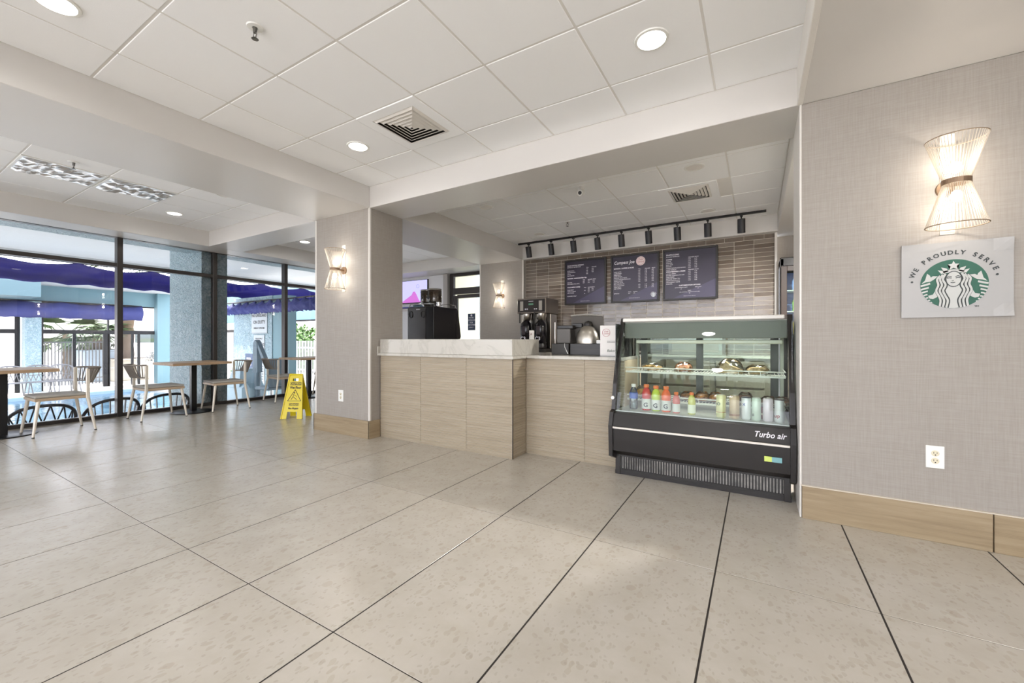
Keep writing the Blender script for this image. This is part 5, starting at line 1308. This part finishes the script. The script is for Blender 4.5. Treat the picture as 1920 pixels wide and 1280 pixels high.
lt = barrel_chair('patio_chair', 'wide black patio chair with a lattice back outside the left pane', True, .33); lt.location = (-8.42, 1.54, GZ); lt.rotation_euler = (0, 0, PI/2); lt['group'] = 'black slatted chairs outside the glass'
GM = mat('patio_grey', (128, 128, 132), .4, metal=.3)
gc = barrel_chair('patio_chair', 'grey lattice back patio chair across the pool, left of the group', True, .33, GM, 'grey chairs across the pool', .95)
gc.location = (-18.6-1.2, yat(74, -19.8), GZ); gc.rotation_euler = (0, 0, -PI/2)
for u, lb in ((120, 'grey lattice back patio chair across the pool, right of the group'), (26, 'grey lattice back patio chair across the pool, behind the left table')):
    c = copy_tree(gc); c.location = (-19.8, yat(u, -19.8), GZ); c.rotation_euler = (0, 0, -PI/2+.3); c['label'] = lb
# palms, fence, planters, shrubs, far wall
LEAF = mat('palm_leaf', (70, 92, 50), .5); LEAF2 = mat('palm_leaf_grey', (78, 102, 62), .5); TRK = mat('palm_trunk', (112, 94, 76), .9, bump=1, bscale=14)
def palm(x, y, z0, h, R_, label, trunk_r=.16, nf=13, seed=1, m=LEAF):
    t = thing('palm_tree', label, 'palm', (x, y, z0), 0, 'palms beyond the far doors'); rr = random.Random(seed)
    MB().lathe([(trunk_r*1.1, 0)]+[(trunk_r*(1+.12*(k % 2)), h*k/12) for k in range(1, 13)], 12).build('trunk', TRK, t)
    for k in range(nf+6):
        az = 2*PI*k/nf+rr.random()*.4; el = rr.uniform(-.7, .6); c0 = Vector((0, 0, h)); d = Vector((math.cos(az)*math.cos(el), math.sin(az)*math.cos(el), math.sin(el)))
        hub = c0+d*R_*.5; b = MB(); b.tube([c0, hub], .014, 4); side = d.cross(Vector((0, 0, 1))).normalized(); upv = side.cross(d)
        for q in range(17):
            a = -1.35+2.7*q/16; dd = (d*math.cos(a)+side*math.sin(a)).normalized(); L_ = R_*.62*(.7+.3*math.cos(a)); tip = hub+dd*L_+Vector((0, 0, -.22*L_*rr.random()-.1*L_)); mid = hub+dd*L_*.5
            pw = dd.cross(upv).normalized()*.034*R_
            b.add([hub-pw*.3, mid-pw, tip, mid+pw, mid+upv*.02], [(0, 1, 4), (1, 2, 4), (2, 3, 4), (3, 0, 4)])
        b.build('frond', m, t, fix=False)
    return t
palm(-25.5, yat(128, -25.5), GZ, 2.05, 1.55, 'fan palm with drooping fronds behind the left glazed door', .16, 15, 3)
palm(-24.5, yat(182, -24.5), GZ, 1.95, 1.35, 'fan palm growing from the pale blue planter', .14, 15, 5, LEAF2)
palm(-24.0, yat(236, -24.0), GZ, 4.6, 1.6, 'tall thick palm trunk right of the window mullion', .26, 12, 8)
def shrub(x, y, z, r, label, m, n=260, seed=2, flat=1.0):
    t = thing('shrub', label, 'shrub', (x, y, z), 0, 'shrubs beyond the pool'); rr = random.Random(seed); b = MB()
    for i in range(n):
        v = Vector((rr.gauss(0, 1), rr.gauss(0, 1), rr.gauss(0, 1))).normalized()*r*rr.uniform(.6, 1); v.z = abs(v.z)*flat*1.1+.1*r
        a = Vector((rr.gauss(0, 1), rr.gauss(0, 1), rr.gauss(0, 1))).normalized(); c_ = v.cross(a).normalized(); s_ = r*.075
        b.add([v-a*s_, v+c_*s_*.5, v+a*s_, v-c_*s_*.5], [(0, 1, 2, 3)])
    b.build('foliage', m, t, fix=False); MB().cyl((0, 0, 0), (0, 0, r*.8), r*.06).build('stem', TRK, t)
    return t
GRN = mat('leaf_green', (78, 112, 50), .6); DGRN = mat('leaf_dark', (52, 70, 66), .6)
shrub(-23.5, yat(290, -23.5), .1, .42, 'dark clipped round shrub by the right glazed doors', DGRN, 500, 4)
shrub(-22.2, 11.6, GZ, 1.2, 'green shrub seen through the end window left of the notices', GRN, 1200, 6)
shrub(-21.9, 13.6, GZ, 2.2, 'bright green bush beside the white picket fence', GRN, 2200, 7)
shrub(-18.6, 13.8, GZ+.6, 1.6, 'loose branched bush over the white picket fence', mat('leaf_olive', (90, 96, 64), .6), 900, 9)
FN = thing('pool_fence', 'thin dark railing beyond the far doors', 'fence', (0, 0, 0))
fx = -23.2
MB().box(fx-.02, fx+.02, yat(80, fx), yat(200, fx), .98, 1.03).build('top_rail', mat('fence_grey', (96, 96, 98), .5), FN); MB().box(fx-.02, fx+.02, yat(80, fx), yat(200, fx), -.45, -.41).build('bottom_rail', MATS['fence_grey'], FN)
p0 = None
for i in range(18):
    y = yat(84+i*6.4, fx)
    if p0 is None: p0 = MB().box(-.013, .013, -.013, .013, GZ, 1.0).build('picket', MATS['fence_grey'], FN, (fx, y, 0))
    else: inst(p0, FN, (fx, y, 0))
WFN = thing('picket_fence', 'white picket fence right of the pool notices', 'fence', (0, 11.2, 0)); p0 = None
for i in range(30):
    x = -20.4+i*.22
    if p0 is None: p0 = MB().box(-.06, .06, -.015, .015, GZ, 1.05, .004).build('picket', mat('fence_white', (176, 180, 184), .5), WFN, (x, 0, 0))
    else: inst(p0, WFN, (x, 0, 0))
MB().box(-20.5, -13.9, .016, .05, .7, .78).build('rail', MATS['fence_white'], WFN); MB().box(-20.5, -13.9, .016, .05, -.3, -.22).build('rail', MATS['fence_white'], WFN)
def planter(x, y, w_, h, m, label):
    t = thing('planter', label, 'planter', (x, y, GZ)); MB().box(-w_, w_, -w_, w_, 0, h, .04).build('tub', m, t); MB().box(-w_-.04, w_+.04, -w_-.04, w_+.04, h-.08, h, .02).build('rim', m, t); MB().box(-w_+.05, w_-.05, -w_+.05, w_-.05, h, h+.02).build('soil', TRK, t)
planter(-24.5, yat(182, -24.5), .55, 1.35, mat('planter_blue', (188, 204, 216), .5), 'pale blue planter under the fan palm')
planter(-24.0, yat(238, -24.0), .62, .95, mat('planter_beige', (206, 196, 176), .6), 'beige planter at the foot of the tall palm')
PNL = thing('framed_panel', 'small dark panel on the white wall beyond the far doors', 'sign', (-28.0, yat(274, -28.0), .95)); MB().box(0, .05, -.45, .45, 0, .62, .02).build('board', mat('panel_green', (66, 84, 84), .5), PNL); MB().box(.05, .06, -.4, .4, .05, .22).build('picture_band', mat('panel_moss', (60, 80, 50), .5), PNL)
struct(MB().box(-28.2, -28.0, -14, 40, GZ, 4.2).build('boundary_wall', mat('boundary_white', (240, 236, 232), .6)), 'bright white wall of the neighbouring building')
struct(MB().box(-28, -8, 20, 20.3, GZ, 5.5).build('boundary_wall', mat('boundary_white', (240, 236, 232), .6)), 'bright white wall beyond the fence')
